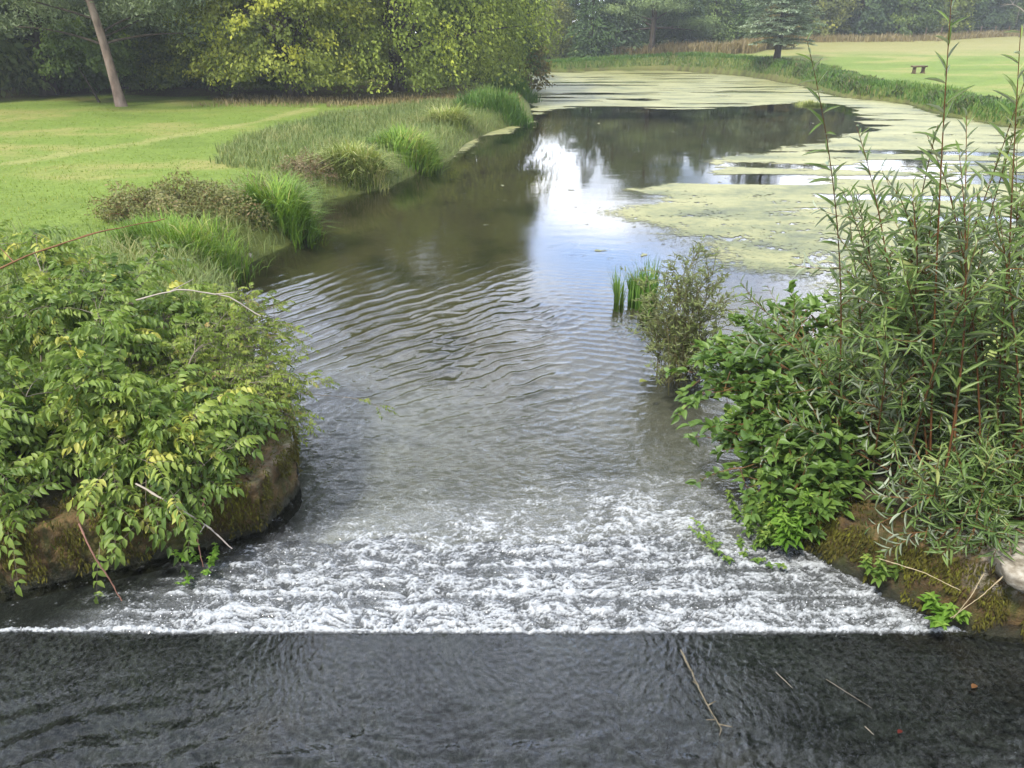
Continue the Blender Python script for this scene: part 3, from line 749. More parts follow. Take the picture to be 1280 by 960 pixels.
# tall rushes behind the tussocks
RUSH = [(-7.6, 19.5), (-8.2, 24), (-7.0, 30.5), (-3.5, 36), (-1.6, 35.8), (-1.9, 29.2), (-3.1, 23.7), (-4.3, 18.3), (-5.5, 17.8)]
n = 42000; xx = rng.uniform(-9.5, 0, n); yy = rng.uniform(17, 37, n)
k = poly_sd(xx, yy, RUSH) + .9 * fbm(xx * .5, yy * .5, 3, 8) < -.1
scatter('tall_grass', 'soft grey green tall rushes behind the river tussocks', 'grass', xx[k], yy[k], .1, .30, .6, .018, M_RUSH)
# rough bank grasses, left
def along(P, n, lo, hi):
    P = np.array(P, float); e = np.diff(P, axis=0); L = np.linalg.norm(e, axis=1); i = rng.choice(len(L), n, p=L / L.sum()); t = rng.random(n)[:, None]
    nn = np.stack([-e[i, 1], e[i, 0]], 1) / L[i, None]
    return (P[i] + e[i] * t + nn * rng.uniform(lo, hi, n)[:, None]).T
x, y = along([(-4.47, 11.6), (-4.38, 12.5), (-3.85, 14.2), (-4.15, 16), (-4.3, 17.5), (-3.08, 18.9), (-2.57, 21.2), (-1.9, 23.3), (-1.66, 26.7), (-.9, 30), (.75, 34)], 9000, -.5, 1.6)
xb = rng.uniform(-9.5, -3.5, 9000); yb = rng.uniform(7.4, 12.6, 9000); kb = rng.random(9000) < sstep(12.8, 10, yb) ; x = np.concatenate([x, xb[kb]]); y = np.concatenate([y, yb[kb]])
scatter('bank_grass', 'rough longer grass along the edge of the left bank', 'grass', x, y, -.12, .34, .8, .014, M_RUSH)
x, y = along([(-2.2, 68), (-1, 72.6), (4, 73.6), (9, 76.6), (14.6, 76.6), (19.6, 66), (20.5, 57), (19.3, 45.7), (21, 42), (19.9, 35.7), (20.3, 31.2), (25, 27)], 26000, -1.2, 1.0)
scatter('reeds', 'green reed fringe along the far and right pond bank', 'reeds', x, y, -.1, .38, .6, .035, M_REED)
M_WEED = grassmat('bank_weed', [(0, (.04, .07, .025)), (.5, (.10, .14, .045)), (.85, (.18, .2, .07)), (1, (.26, .2, .11))])
x, y = along([(19.6, 66), (20.5, 57), (19.3, 45.7), (21, 42), (19.9, 35.7), (20.3, 31.2), (25, 27)], 9000, -.9, 1.5)
k = fbm(x * .35, y * .35, 3, 811) > -.02
scatter('bank_weeds', 'dark mottled weeds and nettles along the right pond bank', 'weeds', x[k], y[k], -.05, .36, .7, .075, M_WEED)
x, y = along([(30, 96), (44, 95), (62, 112), (90, 142)], 14000, -3.5, 3.5)
scatter('dry_grass', 'brown dry tall grass along the foot of the far wood', 'grass', x, y, .5, .85, .5, .07, M_DRY)
x, y = along([(9.5, 80), (15, 79.5), (20, 74.5), (25, 84), (30, 95)], 9000, -1.3, 1.3)
scatter('dry_reeds', 'tan withered reeds behind the far pond bank', 'reeds', x, y, .5, 1.05, .45, .07, M_DRY)
x, y = along([(-13, 36), (-8, 35.5), (-2, 36.5), (0, 40)], 3200, -2.2, 2.2)
scatter('straw_grass', 'pale seeding grass in the shade in front of the drooping tree', 'grass', x, y, .4, .30, .7, .022, M_DRY)

# ------------------------------------------------------------------ duckweed
def duckweed():
    M1 = [(.4, 53), (.2, 61), (-1.4, 67), (-.5, 71.5), (4, 72.5), (9, 75.5), (14.3, 75.5), (18.6, 66), (19.4, 57), (18.2, 46), (19.9, 42), (18.8, 36), (19.2, 31), (23.6, 26.5), (22.6, 18.2), (14, 13.2), (9.5, 11.4), (6.2, 11.3), (4.3, 11.2), (3.3, 11.9),
          (3.1, 12.9), (3.0, 14.7), (2.4, 15.5), (1.7, 16.4), (3.3, 17.3), (2.8, 18.7), (4.4, 19.9), (6.0, 21.5), (5.6, 23.2), (8.3, 25.6), (10.0, 26.8), (13.3, 29.9), (14.2, 32.6), (15.6, 37.0), (16.6, 40.5), (15.5, 42.6), (12.7, 40.9), (8.2, 38.5), (4.7, 40.1), (1.9, 38.6), (1.1, 36.5), (.95, 41.5)]
    M3 = [(-1.9, 30.5), (-.6, 33.2), (.6, 34.4), (.85, 33.4), (.05, 30), (-1.0, 28.2), (-1.2, 26.2), (-1.75, 23.4), (-2.4, 22.6), (-2.1, 25), (-2.0, 28)]
    M4 = [(-4.2, 17.6), (-3.9, 18.6), (-3.4, 18.75), (-3.75, 17.9), (-3.7, 16.6), (-3.4, 15.6), (-3.9, 15.2), (-4.1, 16.4)]
    M5 = [(-4.4, 11.4), (-4.1, 12.4), (-3.4, 12.9), (-3.8, 11.7), (-3.9, 10.7)]
    ys = []; y = 10.4
    while y < 76.5: ys.append(y); y += max(.045, .0038 * y)
    ys = np.array(ys); nc = 900
    xs = np.linspace(-.12, 1, nc)
    gx = xs[None] * (.62 * ys + 4.6)[:, None] * 1.0; gy = np.broadcast_to(ys[:, None], gx.shape).copy()
    gx = gx + .25 * np.diff(xs)[0] * rng.normal(size=gx.shape) * 10; gy += rng.normal(0, .012, gy.shape)
    wob = fbm(gx * .45, gy * .8, 4, 601); fine = fbm(gx * 3, gy * 4, 3, 611); strk = fbm(gx * .11, gy * .62, 4, 621)
    d = poly_sd(gx, gy, M1) + .9 * wob + .35 * fine
    near = sstep(20, 12.5, gy); wl = poly_sd(gx, gy, WATER)
    hole = fbm(gx * 1.1, gy * 1.6, 3, 631) + .8 * fbm(gx * 7, gy * 8, 2, 641)
    den = np.minimum(np.clip(-d / (.25 + .9 * near), -2, 1.6), 1.5 - .75 * near)
    den = np.minimum(den, np.where(gy > 15, (.24 + .35 * near - strk) / .07, 9))
    den = np.minimum(den, np.where(gy < 30, (.75 - .35 * near - hole) / .35, 9))
    for (ax, ay, bx, by, wd) in ((6.2, 22.3, 11.5, 21.6, .42), (7.2, 17.8, 10.6, 17.6, .28), (9.5, 25.0, 16, 24.3, .35), (8, 15.5, 13, 15.8, .25), (11.5, 19.8, 17, 20.5, .4)):
        e = np.array([bx - ax, by - ay]); q = np.clip(((gx - ax) * e[0] + (gy - ay) * e[1]) / (e @ e), 0, 1)
        den = np.minimum(den, (np.hypot(gx - ax - q * e[0], gy - ay - q * e[1]) - wd * (1 + 1.1 * wob + .8 * fine)) / .2)
    small = np.minimum(poly_sd(gx, gy, M3) + .45 * wob + .3 * fine, np.minimum(poly_sd(gx, gy, M4) + .5 * wob + .6 * fine, poly_sd(gx, gy, M5) + .5 * wob + .7 * fine))
    den = np.maximum(den, np.clip(-small / .25, -2, 1.4))
    loose = np.minimum((fine - .40) * 9, np.minimum((wob - .10) * 8, (fbm(gx * .3, gy * .3, 2, 655) - .03) * 8))
    den = np.maximum(den, np.where((gy > 12) & (gy < 46) & (wl < -.4), np.clip(loose, -2, 1), -2))
    den = np.minimum(den, (.05 - wl) / .1)
    cm = np.maximum(np.maximum(den[:-1, :-1], den[1:, :-1]), np.maximum(den[:-1, 1:], den[1:, 1:])); ok = cm > -.8
    i = (np.arange(len(ys) - 1)[:, None] * nc + np.arange(nc - 1)[None])[ok]
    F = np.stack([i, i + 1, i + nc + 1, i + nc], -1)
    used, inv = np.unique(F, return_inverse=True)
    V = np.stack([gx.ravel()[used], gy.ravel()[used], np.full(len(used), .006)], 1)
    V[:, 2] += .004 * rng.random(len(V)) + ripples(V[:, 0], V[:, 1]) * .3
    v = .5 + .75 * fbm(V[:, 0] * .5, V[:, 1] * .9, 4, 661) + .25 * fbm(V[:, 0] * 5, V[:, 1] * 6, 2, 663) - .22 * sstep(20, 12, V[:, 1])
    t = NT('duckweed_mat')
    nz = t.noise(25, 4, .75)
    f = t.math('ADD', t.math('MULTIPLY', t.attr('v').outputs['Fac'], .55), t.math('MULTIPLY', t.math('ADD', nz, t.noise(5, 4, .7, mapscale=(.6, 1, 1))), .27))
    c = t.ramp(f, [(.22, (.06, .075, .03)), (.40, (.15, .165, .055)), (.56, (.245, .245, .088)), (.8, (.32, .31, .135))])
    p = t.n('ShaderNodeBsdfPrincipled'); t.l(c, p.inputs['Base Color']); p.inputs['Roughness'].default_value = .6
    t.l(t.bump(nz, .6, .02), p.inputs['Normal'])
    al = t.math('ADD', t.attr('den').outputs['Fac'], t.math('MULTIPLY', t.math('SUBTRACT', t.noise(14, 5, .75, mapscale=(.7, 1, 1)), .5), 3.6))
    al = t.math('MULTIPLY', t.math('ADD', al, .12), 1.35, True)
    tp = t.n('ShaderNodeBsdfTransparent'); mm = t.n('ShaderNodeMixShader'); t.l(al, mm.inputs[0]); t.l(tp.outputs[0], mm.inputs[1]); t.l(p.outputs[0], mm.inputs[2])
    t.l(mm.outputs[0], t.out.inputs[0])
    obj('duckweed', mesh('duckweed', V, inv.reshape(-1, 4), t.m, {'v': np.clip(v, 0, 1), 'den': den.ravel()[used]}, True), label='pale yellow green duckweed and algae mats floating on the pond', cat='duckweed', kind='stuff')
duckweed()

# ------------------------------------------------------------------ trees
M_TREE = leafmat('tree_leaf', [(0, (.40, .46, .35)), (.45, (.8, .85, .7)), (.8, (1.2, 1.17, .9)), (1, (1.75, 1.6, .95))], .34, .2, .6, objcol=True)
M_NEED = leafmat('needle_leaf', [(0, (.4, .45, .4)), (.5, (.85, .9, .85)), (1, (1.5, 1.45, 1.3))], .15, .2, .6, objcol=True)

def tree_root(label, x, y, cat='tree', name='tree'):
    z = float(ground_z(np.array([x]), np.array([y]))[0])
    return thing(name, label, cat, (x, y, z - .03))
def trunk_mesh(H, r, lean=(0, 0), limbs=None, mat=None, fork=None, k=12):
    g = Geo()
    z = np.linspace(0, H, 16); s = z / max(H, .1)
    P = np.stack([lean[0] * s * H + .06 * np.sin(s * 7), lean[1] * s * H + .05 * np.cos(s * 6), z], 1)
    rr = r * (1 - .75 * s) + r * .32 * np.exp(-z / .22)
    T = P[None]
    th = np.arange(k) / k * 2 * np.pi
    bump_ = 1 + .09 * np.sin(th * 3 + 1)[None] + .05 * np.sin(th * 5 + z[:, None] * 2)
    V = P[:, None] + (rr[:, None] * bump_)[..., None] * np.stack([np.cos(th), np.sin(th), 0 * th], 1)[None]
    i = np.arange(15)[:, None] * k; j = np.arange(k)[None]
    g.add(V, np.stack([i + j, i + (j + 1) % k, i + k + (j + 1) % k, i + k + j], -1).reshape(-1, 4))
    if limbs is not None and len(limbs):
        L = np.array(limbs); n = len(L)
        f = rng.uniform(.2, .7, n) * np.minimum(L[:, 2], H) / H
        b = np.stack([np.interp(f, s, P[:, 0]), np.interp(f, s, P[:, 1]), f * H], 1)
        tubes(g, bez(b, (b + L) / 2 + np.array([0, 0, .4]), L, 8), r * .28, r * .05, 6)
    return g.mesh('trunk', mat or M_BARK, True)

def lumpf(d, seed):
    r_ = np.random.default_rng(seed); s = 0
    for k in range(5):
        w = r_.normal(size=3) * (2 + 1.3 * k); s = s + np.sin(d @ w + r_.random() * 6.28) / (1 + .5 * k)
    return s / 2.2

def crown_broad(R3, zc, zmin, ncl, nlf, size, droop=0., lump=.2, seed=1, cs=.6, yellow=0., inner=.5, low=-.8):
    g = Geo(); R3 = np.array(R3, float)
    d = nrm(rng.normal(size=(ncl * 2, 3))); d = d[d[:, 2] > low][:ncl]; n = len(d)
    rad = (inner + (1 - inner) * rng.random(n) ** .55) * (1 + lump * lumpf(d, seed))
    dh = d.copy(); lo_ = d[:, 2] < 0
    hz = np.linalg.norm(d[:, :2], axis=1); full = np.sqrt(1 - np.abs(d[:, 2]) ** 12)
    k_ = np.where(lo_, full / np.maximum(hz, .12), 1.0)
    dh[:, :2] *= np.minimum(k_, 4)[:, None]
    c = dh * R3 * rad[:, None]; c[:, 2] = np.where(lo_, d[:, 2] * R3[2] * np.maximum(rad, .92), c[:, 2]) + zc
    tone = .42 + .20 * rng.normal(size=n) + .16 * lumpf(d * 1.7, seed + 5)
    if yellow: tone = np.where((rng.random(n) < yellow) & (d[:, 2] < .5), rng.uniform(.8, 1, n), tone)
    m = nlf
    o = np.clip(rng.normal(size=(n, m, 3)), -2, 2)
    t = rng.random((n, m, 1))
    out = nrm(d * np.array([1, 1, .2]))[:, None]
    if droop:
        p = c[:, None] + out * t * cs * 1.1 + o * cs * np.array([.38, .38, .25]) + np.array([0, 0, -1.]) * droop * cs * (t ** 1.6) * 2.2
    else:
        p = c[:, None] + o * cs * np.array([.5, .5, .34])
    q = p.reshape(-1, 3); D = np.repeat(out, m, 1).reshape(-1, 3)
    keep = q[:, 2] > zmin + .35 * rng.random(len(q)); q = q[keep]; D = D[keep]; k = len(q)
    v = np.repeat(tone, m)[keep] + rng.normal(0, .09, k)
    dr = nrm(D * .5 + rng.normal(0, .7, (k, 3)) + np.array([0, 0, -.35 - droop * .5])); off = nrm((p - c[:, None]).reshape(-1, 3)[keep]); N = nrm(off * .75 + D * .55 + np.array([0, 0, .45]) + rng.normal(0, .26, (k, 3)))
    s = size * rng.uniform(.45, 1.5, k)
    leaves(g, CARD, q, dr, N, s, s * .62, v)
    return g, c

def crown_conifer(H, zb, r0, tiers, per, size, sag=.25, up=.15, seed=1, flat=False, prof=.9, nl=46):
    g = Geo(); zs = np.linspace(zb, H * .985, tiers); C = []
    for i, z in enumerate(zs):
        f = (z - zb) / (H - zb); L = r0 * ((1 - f) ** prof) * (.75 + .5 * rng.random()) + .12
        nb = max(4, int(per * (1 - .6 * f)))
        az = rng.random() * 6.28 + np.arange(nb) * 6.283 / nb + rng.normal(0, .25, nb)
        l = L * rng.uniform(.65, 1.15, nb)
        d = np.stack([np.cos(az), np.sin(az), 0 * az], 1)
        t = np.linspace(.12, 1, 9)[None, :, None]
        zz = z + rng.normal(0, .12, nb)[:, None, None]
        P = d[:, None] * (l[:, None, None] * t); P[..., 2:] = zz + l[:, None, None] * (up * t - sag * t * t)
        C.append(P)
        m = int(nl * max(.35, L / r0))
        tq = rng.random((nb, m, 1)) ** .7
        p = d[:, None] * l[:, None, None] * tq; p[..., 2:] = zz + l[:, None, None] * (up * tq - sag * tq * tq)
        s = np.cross(d, np.array([0, 0, 1.]))[:, None]
        wd = l[:, None, None] * .34 * (1.15 - tq) + .08
        lat = rng.uniform(-1, 1, (nb, m, 1))
        p = p + s * lat * wd + rng.normal(0, .05 if flat else .12, p.shape) * np.array([1, 1, .7]) - np.array([0, 0, 1.]) * (0 if flat else .2) * np.abs(lat) * wd
        p = p.reshape(-1, 3)
        dr = (d[:, None] * .7 + s * lat * .9 + np.zeros_like(p.reshape(nb, m, 3))).reshape(-1, 3) + rng.normal(0, .25, p.shape) + np.array([0, 0, -.05 if flat else -.35])
        N = np.array([0, 0, 1.]) + rng.normal(0, .3 if flat else .55, p.shape)
        v = np.repeat(rng.normal(.5, .13, nb), m) + rng.normal(0, .12, len(p)) + .18 * (tq.ravel() - .5)
        ss = size * rng.uniform(.6, 1.3, len(p)); leaves(g, CARD, p, dr, N, ss, ss * .38, v)
    return g, C

def plant_tree(name, label, x, y, H, r, crown, color, tr, zt=None, lean=(0, 0), bark=None, mat=None, limbs=None, rot=0, cat='tree', group=None, dark_limbs=None):
    e = tree_root(label, x, y, cat, name); e.rotation_euler.z = rot
    if group: e['group'] = group
    obj('trunk', trunk_mesh(zt or H * .8, tr, lean, limbs, bark), e)
    if dark_limbs is not None:
        gl = Geo(); Lm = dark_limbs; n = len(Lm); f = np.clip(Lm[:, 2] - rng.uniform(.3, 1.2, n), 2.4, H * .9)
        b = np.stack([lean[0] * f, lean[1] * f, f], 1); mid = (b + Lm) / 2 + np.stack([rng.normal(0, .3, n), rng.normal(0, .3, n), rng.uniform(-.1, .5, n)], 1)
        tubes(gl, bez(b, mid, Lm, 9), tr * .30, tr * .08, 6, rough=.06); obj('limbs', gl.mesh('limbs', M_BARK, True), e)
    obj('crown', crown if isinstance(crown, bpy.types.Mesh) else crown.mesh('crown', mat or M_TREE), e, color=color)
    return e

def lb(c, n=22):  # a few limb ends
    return c[rng.choice(len(c), min(n, len(c)), replace=False)] * np.array([.9, .9, .95])

# big drooping lime, left of the river
g, c = crown_broad((6.6, 5.6, 5.6), 6.0, .30, 620, 150, .145, droop=.75, lump=.16, seed=3, cs=.8, inner=.6, low=-.985)
plant_tree('lime_tree', 'broad drooping lime tree whose green skirt almost touches the lawn', -5.9, 42.0, 11.5, 6, g, (.30, .37, .085), .42, 9, limbs=lb(c))
g, c = crown_broad((4.2, 3.6, 3.7), 4.2, .75, 340, 140, .145, droop=.3, lump=.2, seed=9, cs=.62, yellow=.16, inner=.5, low=-.9)
plant_tree('oak_tree', 'yellowing oak with a short thick trunk left of the drooping lime', -10.1, 38.0, 9.5, 4, g, (.31, .35, .08), .42, 7, limbs=lb(c))
g, c = crown_broad((3.6, 3.2, 4.2), 4.0, .25, 360, 140, .145, droop=.2, lump=.18, seed=14, cs=.6, yellow=.06, inner=.5, low=-.95)
plant_tree('maple_tree', 'rounded grey green maple branching down to the grass left of the oak', -15.2, 42.0, 8.5, 4, g, (.25, .31, .10), .3, 6, limbs=lb(c))
g, c = crown_broad((3.0, 3.2, 5.6), 5.6, .1, 380, 95, .19, droop=.35, lump=.2, seed=19, cs=.65, inner=.5, low=-.97)
plant_tree('alder_tree', 'dark alder overhanging the narrows right of the drooping lime', -1.9, 48.8, 11, 3, g, (.10, .155, .05), .35, 9, limbs=lb(c))
g, c = crown_broad((1.3, 1.3, 1.5), 1.5, .1, 130, 50, .16, droop=.2, lump=.2, seed=23, cs=.4, low=-.97)
plant_tree('small_tree', 'small russet tinted tree at the water edge beside the dark alder', .55, 50.5, 3, 1.3, g, (.25, .2, .06), .08, 2.2)

# leaning pine on the left lawn
def pine(label, x, y, H, lean, color, spread, z0, seed, tr=.27, name='pine_tree', npads=46, bark=None):
    g = Geo(); r_ = rng
    pads = []
    for i in range(npads):
        f = (i + .5) / npads; z = z0 + (H - z0) * f ** 1.35; az = i * 2.4 + r_.normal(0, .4); rad = spread * (1 - .55 * f) * r_.uniform(.42, 1.0)
        if z < 3.9 and math.sin(az) < -.35: az = -az
        pads.append((lean[0] * z + rad * math.cos(az), lean[1] * z + rad * math.sin(az), z + r_.normal(0, .25)))
    pads = np.array(pads)
    m = 760
    o = np.clip(r_.normal(size=(npads, m, 3)), -1.9, 1.9) * np.array([.85, .85, .26]) * r_.uniform(.7, 1.25, (npads, 1, 1))
    p = (pads[:, None] + o).reshape(-1, 3)
    v = np.repeat(r_.normal(.48, .14, npads), m) + .25 * (o[..., 2] / .26).ravel() * .4 + r_.normal(0, .1, len(p))
    leaves(g, CARD, p, r_.normal(0, .7, p.shape) + np.array([0, 0, .25]), r_.normal(0, .6, p.shape) + np.array([0, 0, .6]), .20 * r_.uniform(.6, 1.3, len(p)), .065, v)
    return plant_tree(name, label, x, y, H, spread, g, color, tr, H * .93, lean, bark or M_PINEB, M_NEED, limbs=None, dark_limbs=pads[::2] - np.array([0, 0, .12]))
pine('tall pine with a bare pinkish leaning trunk on the left lawn', -16.3, 34.1, 12.5, (-.13, .05), (.33, .39, .23), 5.2, 3.0, 31, npads=62, tr=.19)
pine('spreading pine above the far end of the pond', 13.0, 79.0, 11.0, (.02, 0), (.20, .27, .13), 5.4, 2.0, 33, .3, npads=60, bark=M_BARK)
pine('grey pine left of the leaning trunk with foliage hanging low', -22.5, 40.0, 13, (.03, 0), (.27, .33, .20), 5.2, 2.0, 35, .34, npads=64, bark=M_BARK)

# cedar on the right lawn
g, C = crown_conifer(10.5, 1.45, 2.9, 25, 10, .22, .20, .18, flat=True, prof=.6, nl=150)
gt = trunk_mesh(10, .24)
e = tree_root('blue grey cedar with layered branches standing alone on the right lawn', 20.2, 64.0, 'tree', 'cedar_tree')
obj('trunk', gt, e); gb = Geo()
for P in C: tubes(gb, P, .045, .01, 4)
obj('branches', gb.mesh('branches', M_BARK, True), e); obj('crown', g.mesh('crown', M_NEED), e, color=(.29, .36, .26))

# backdrop trees: shared crown meshes of several kinds, each tree its own
KIND = {}
for kname, args in dict(round=dict(R3=(3.6, 3.4, 4.6), zc=5.0, zmin=.2, ncl=420, nlf=42, size=.30, droop=.25, lump=.22, cs=.75, low=-.95),
                        tall=dict(R3=(2.7, 2.6, 5.4), zc=5.6, zmin=.2, ncl=420, nlf=42, size=.28, droop=.35, lump=.22, cs=.7, low=-.97),
                        weep=dict(R3=(4.2, 3.8, 4.9), zc=5.2, zmin=.15, ncl=480, nlf=44, size=.28, droop=.9, lump=.2, cs=.8, low=-.95),
                        wide=dict(R3=(4.6, 4.0, 4.2), zc=4.4, zmin=.2, ncl=460, nlf=44, size=.30, droop=.15, lump=.28, cs=.8, low=-.95)).items():
    KIND[kname] = [crown_broad(seed=70 + 7 * k + len(kname), **args)[0].mesh('crown', M_TREE) for k in range(2)]
KIND['fir'] = [crown_conifer(11, .25, 2.6, 22, 11, .34, .35, .05, prof=.8, nl=60)[0].mesh('crown', M_NEED) for _ in range(2)]
KIND['yew'] = [crown_conifer(9.5, .15, 3.4, 20, 12, .34, .42, .12, prof=.55, nl=64)[0].mesh('crown', M_NEED) for _ in range(2)]
TRUNK = trunk_mesh(8, .26)
NM = dict(round='woodland_tree', tall='woodland_tree', weep='beech_tree', wide='woodland_tree', fir='fir_tree', yew='yew_tree')
dk = (.09, .15, .055); md = (.15, .215, .07); ol = (.21, .235, .08); bl = (.115, .175, .10); br = (.24, .205, .095); lt = (.25, .30, .085)
TREES = [
 # x, y, kind, scale, colour, label
 (-27.5, 37.5, 'weep', 1.15, (.24, .30, .16), 'hanging grey green tree at the left edge of the lawn'),
 (-25.5, 46.0, 'yew', 1.15, (.17, .24, .10), 'broad yew behind the grey pine at the far left'),
 (-33.0, 47.0, 'weep', 1.2, (.2, .27, .19), 'bluish green hanging tree furthest along the left edge'),
 (-20.5, 43.5, 'wide', .8, (.19, .27, .10), 'green broad tree between the grey pine and the leaning trunk'),
 (-17.5, 47.5, 'yew', 1.1, (.16, .23, .10), 'dense evergreen right behind the leaning pine trunk'),
 (-13.5, 52.0, 'weep', 1.0, br, 'brownish tree rising behind the rounded maple'),
 (-23.5, 58.0, 'round', 1.3, md, 'mid green tree deep behind the leaning pine'),
 (-34.0, 62.0, 'round', 1.4, bl, 'blue green round tree far back at the left corner'),
 (-8.0, 57.0, 'tall', 1.1, dk, 'dark tall tree behind the drooping lime'),
 (-3.8, 60.0, 'round', 1.0, md, 'mid green tree behind the dark alder'),
 (-.5, 78.5, 'round', .62, lt, 'light green small tree at the far left end of the pond'),
 (3.6, 82.5, 'weep', .60, ol, 'olive hanging tree in the low gap over the pond end'),
 (1.0, 90.0, 'wide', .75, bl, 'hazy low tree behind the gap over the pond end'),
 (7.4, 79.0, 'fir', .92, dk, 'dark conifer reaching the ground beside the pond end'),
 (10.2, 81.5, 'yew', 1.0, bl, 'broad dark evergreen left of the spreading pine'),
 (16.6, 82.5, 'fir', 1.0, bl, 'bluish conifer right of the spreading pine'),
 (20.0, 84.5, 'yew', .95, md, 'green evergreen with low boughs behind the tan reeds'),
 (23.6, 83.0, 'fir', .92, dk, 'dark narrow conifer left of the cedar'),
 (25.0, 80.0, 'round', .42, br, 'small brown leaved tree left of the cedar'),
 (27.5, 91.0, 'fir', 1.05, dk, 'dark fir directly behind the cedar'),
 (31.5, 97.0, 'fir', .98, bl, 'blue green fir just right of the cedar'),
 (36.0, 98.0, 'tall', .95, ol, 'olive tall tree at the start of the far wood'),
 (40.5, 99.5, 'round', 1.0, bl, 'bluish round tree in the front of the far wood'),
 (45.5, 100.5, 'wide', .95, md, 'spreading mid green tree in the front of the far wood'),
 (50.5, 103.0, 'round', .95, lt, 'lighter yellow green tree in the front of the far wood'),
 (56.0, 110.0, 'tall', 1.1, dk, 'dark tall tree beside the lighter one in the far wood'),
 (61.5, 115.0, 'round', 1.1, bl, 'blue green round tree behind the far straw field'),
 (67.5, 121.0, 'wide', 1.05, md, 'wide green tree behind the far straw field'),
 (73.5, 127.0, 'round', 1.15, dk, 'dark round tree behind the bare branched tree'),
 (80.0, 133.0, 'tall', 1.2, bl, 'bluish tall tree right of the bare branched tree'),
 (87.0, 139.0, 'round', 1.2, md, 'green tree where the far wood meets the right edge'),
 (94.0, 146.0, 'wide', 1.2, dk, 'dark wide tree at the far right end of the wood'),
 (98.0, 103.0, 'round', 1.2, md, 'green round tree at the right corner of the straw field'),
 (103.0, 118.0, 'wide', 1.3, dk, 'dark wide tree beyond the right corner of the straw field'),
 (100.0, 134.0, 'tall', 1.3, bl, 'bluish tall tree closing the right end of the wood'),
 (88.0, 88.0, 'round', 1.1, bl, 'blue green round tree on the right side of the field'),
 (13.5, 92.0, 'tall', 1.05, dk, 'dark tall tree behind the spreading pine'),
 (34.0, 107.0, 'round', 1.1, dk, 'dark round tree behind the olive one in the far wood'),
 (43.5, 110.0, 'tall', 1.15, bl, 'tall hazy tree behind the front row of the far wood'),
 (53.0, 118.0, 'wide', 1.2, md, 'broad hazy green tree behind the lighter tree of the far wood'),
 (64.0, 129.0, 'tall', 1.3, bl, 'tall hazy tree deep in the wood behind the straw field'),
 (38.5, 104.0, 'wide', 1.0, dk, 'dark spreading tree filling the gap behind the olive tree'),
 (48.5, 108.0, 'wide', 1.1, bl, 'bluish spreading tree filling the second row of the far wood'),
 (59.0, 121.0, 'wide', 1.25, dk, 'dark spreading tree deep behind the straw field'),
 (71.0, 133.0, 'wide', 1.3, md, 'green spreading tree in the second row near the right edge'),
 (82.0, 146.0, 'wide', 1.4, dk, 'dark spreading tree deep in the wood at the right edge'),
 (29.0, 102.0, 'wide', 1.1, md, 'green spreading tree behind the fir right of the cedar'),
 (23.0, 96.0, 'wide', 1.05, dk, 'dark spreading tree behind the conifers left of the cedar'),
 (18.0, 93.0, 'wide', 1.0, md, 'green spreading tree behind the bluish conifer'),
 (8.0, 92.0, 'wide', .95, dk, 'dark spreading tree behind the conifer at the pond end'),
 (-4.5, 84.0, 'wide', .8, md, 'green spreading tree far behind the dark alder'),
 (-14.0, 64.0, 'wide', 1.2, md, 'green spreading tree deep behind the oak'),
 (-29.0, 53.0, 'wide', 1.3, md, 'green spreading tree behind the yew at the far left'),
]
for i, (x, y, kd, s, colr, label) in enumerate(TREES):
    e = tree_root(label, x, y, 'tree', NM[kd]); e.rotation_euler.z = i * 2.1; e.scale = (s, s, s)
    obj('trunk', TRUNK, e); obj('crown', KIND[kd][i % 2], e, color=colr)

# bare pale-branched tree in front of the far wood
def bare_tree():
    e = tree_root('bare pale branched tree against the far wood at the right', 62.3, 104.0, 'tree', 'bare_tree'); g = Geo()
    b = np.zeros((1, 3)); t0 = bez(b, np.array([[.1, 0, 1.2]]), np.array([[.35, 0, 2.4]]), 7); tubes(g, t0, .17, .12, 7)
    src = np.repeat(t0[:, -1], 7, 0); d = nrm(rng.normal(0, .55, (7, 3)) + np.array([.15, 0, 1.])); l = rng.uniform(2.4, 4.2, 7)[:, None]
    B = bez(src, src + d * l * .5 + np.array([0, 0, .2]), src + d * l + np.array([0, 0, -.2]), 8); tubes(g, B, .09, .03, 5)
    q = rng.integers(2, 8, (7, 8)); s2 = np.take_along_axis(B, q[..., None].repeat(3, -1), 1).reshape(-1, 3); m = len(s2)
    d2 = nrm(np.repeat(d, 8, 0) + rng.normal(0, .6, (m, 3))); B2 = bez(s2, s2 + d2 * .8, s2 + d2 * 1.7 + np.array([0, 0, -.25]), 6); tubes(g, B2, .035, .012, 4)
    obj('branches', g.mesh('branches', M_GREY, True), e)
bare_tree()

# leaning sapling stem by the pine
def sapling():
    x, y = -18.2, 36.2; e = tree_root('thin leaning sapling just left of the bare pine trunk', x, y, 'tree', 'sapling'); g = Geo()
    tubes(g, bez(np.zeros((1, 3)), np.array([[-.2, 0, .6]]), np.array([[-.75, .1, 1.7]]), 8), .06, .03, 6)
    obj('stem', g.mesh('stem', M_BARK, True), e)
    g, c = crown_broad((1.5, 1.2, 1.2), 2.4, 1.0, 120, 45, .15, droop=.4, cs=.4, seed=88); obj('crown', g.mesh('crown', M_TREE), e, color=md)
sapling()

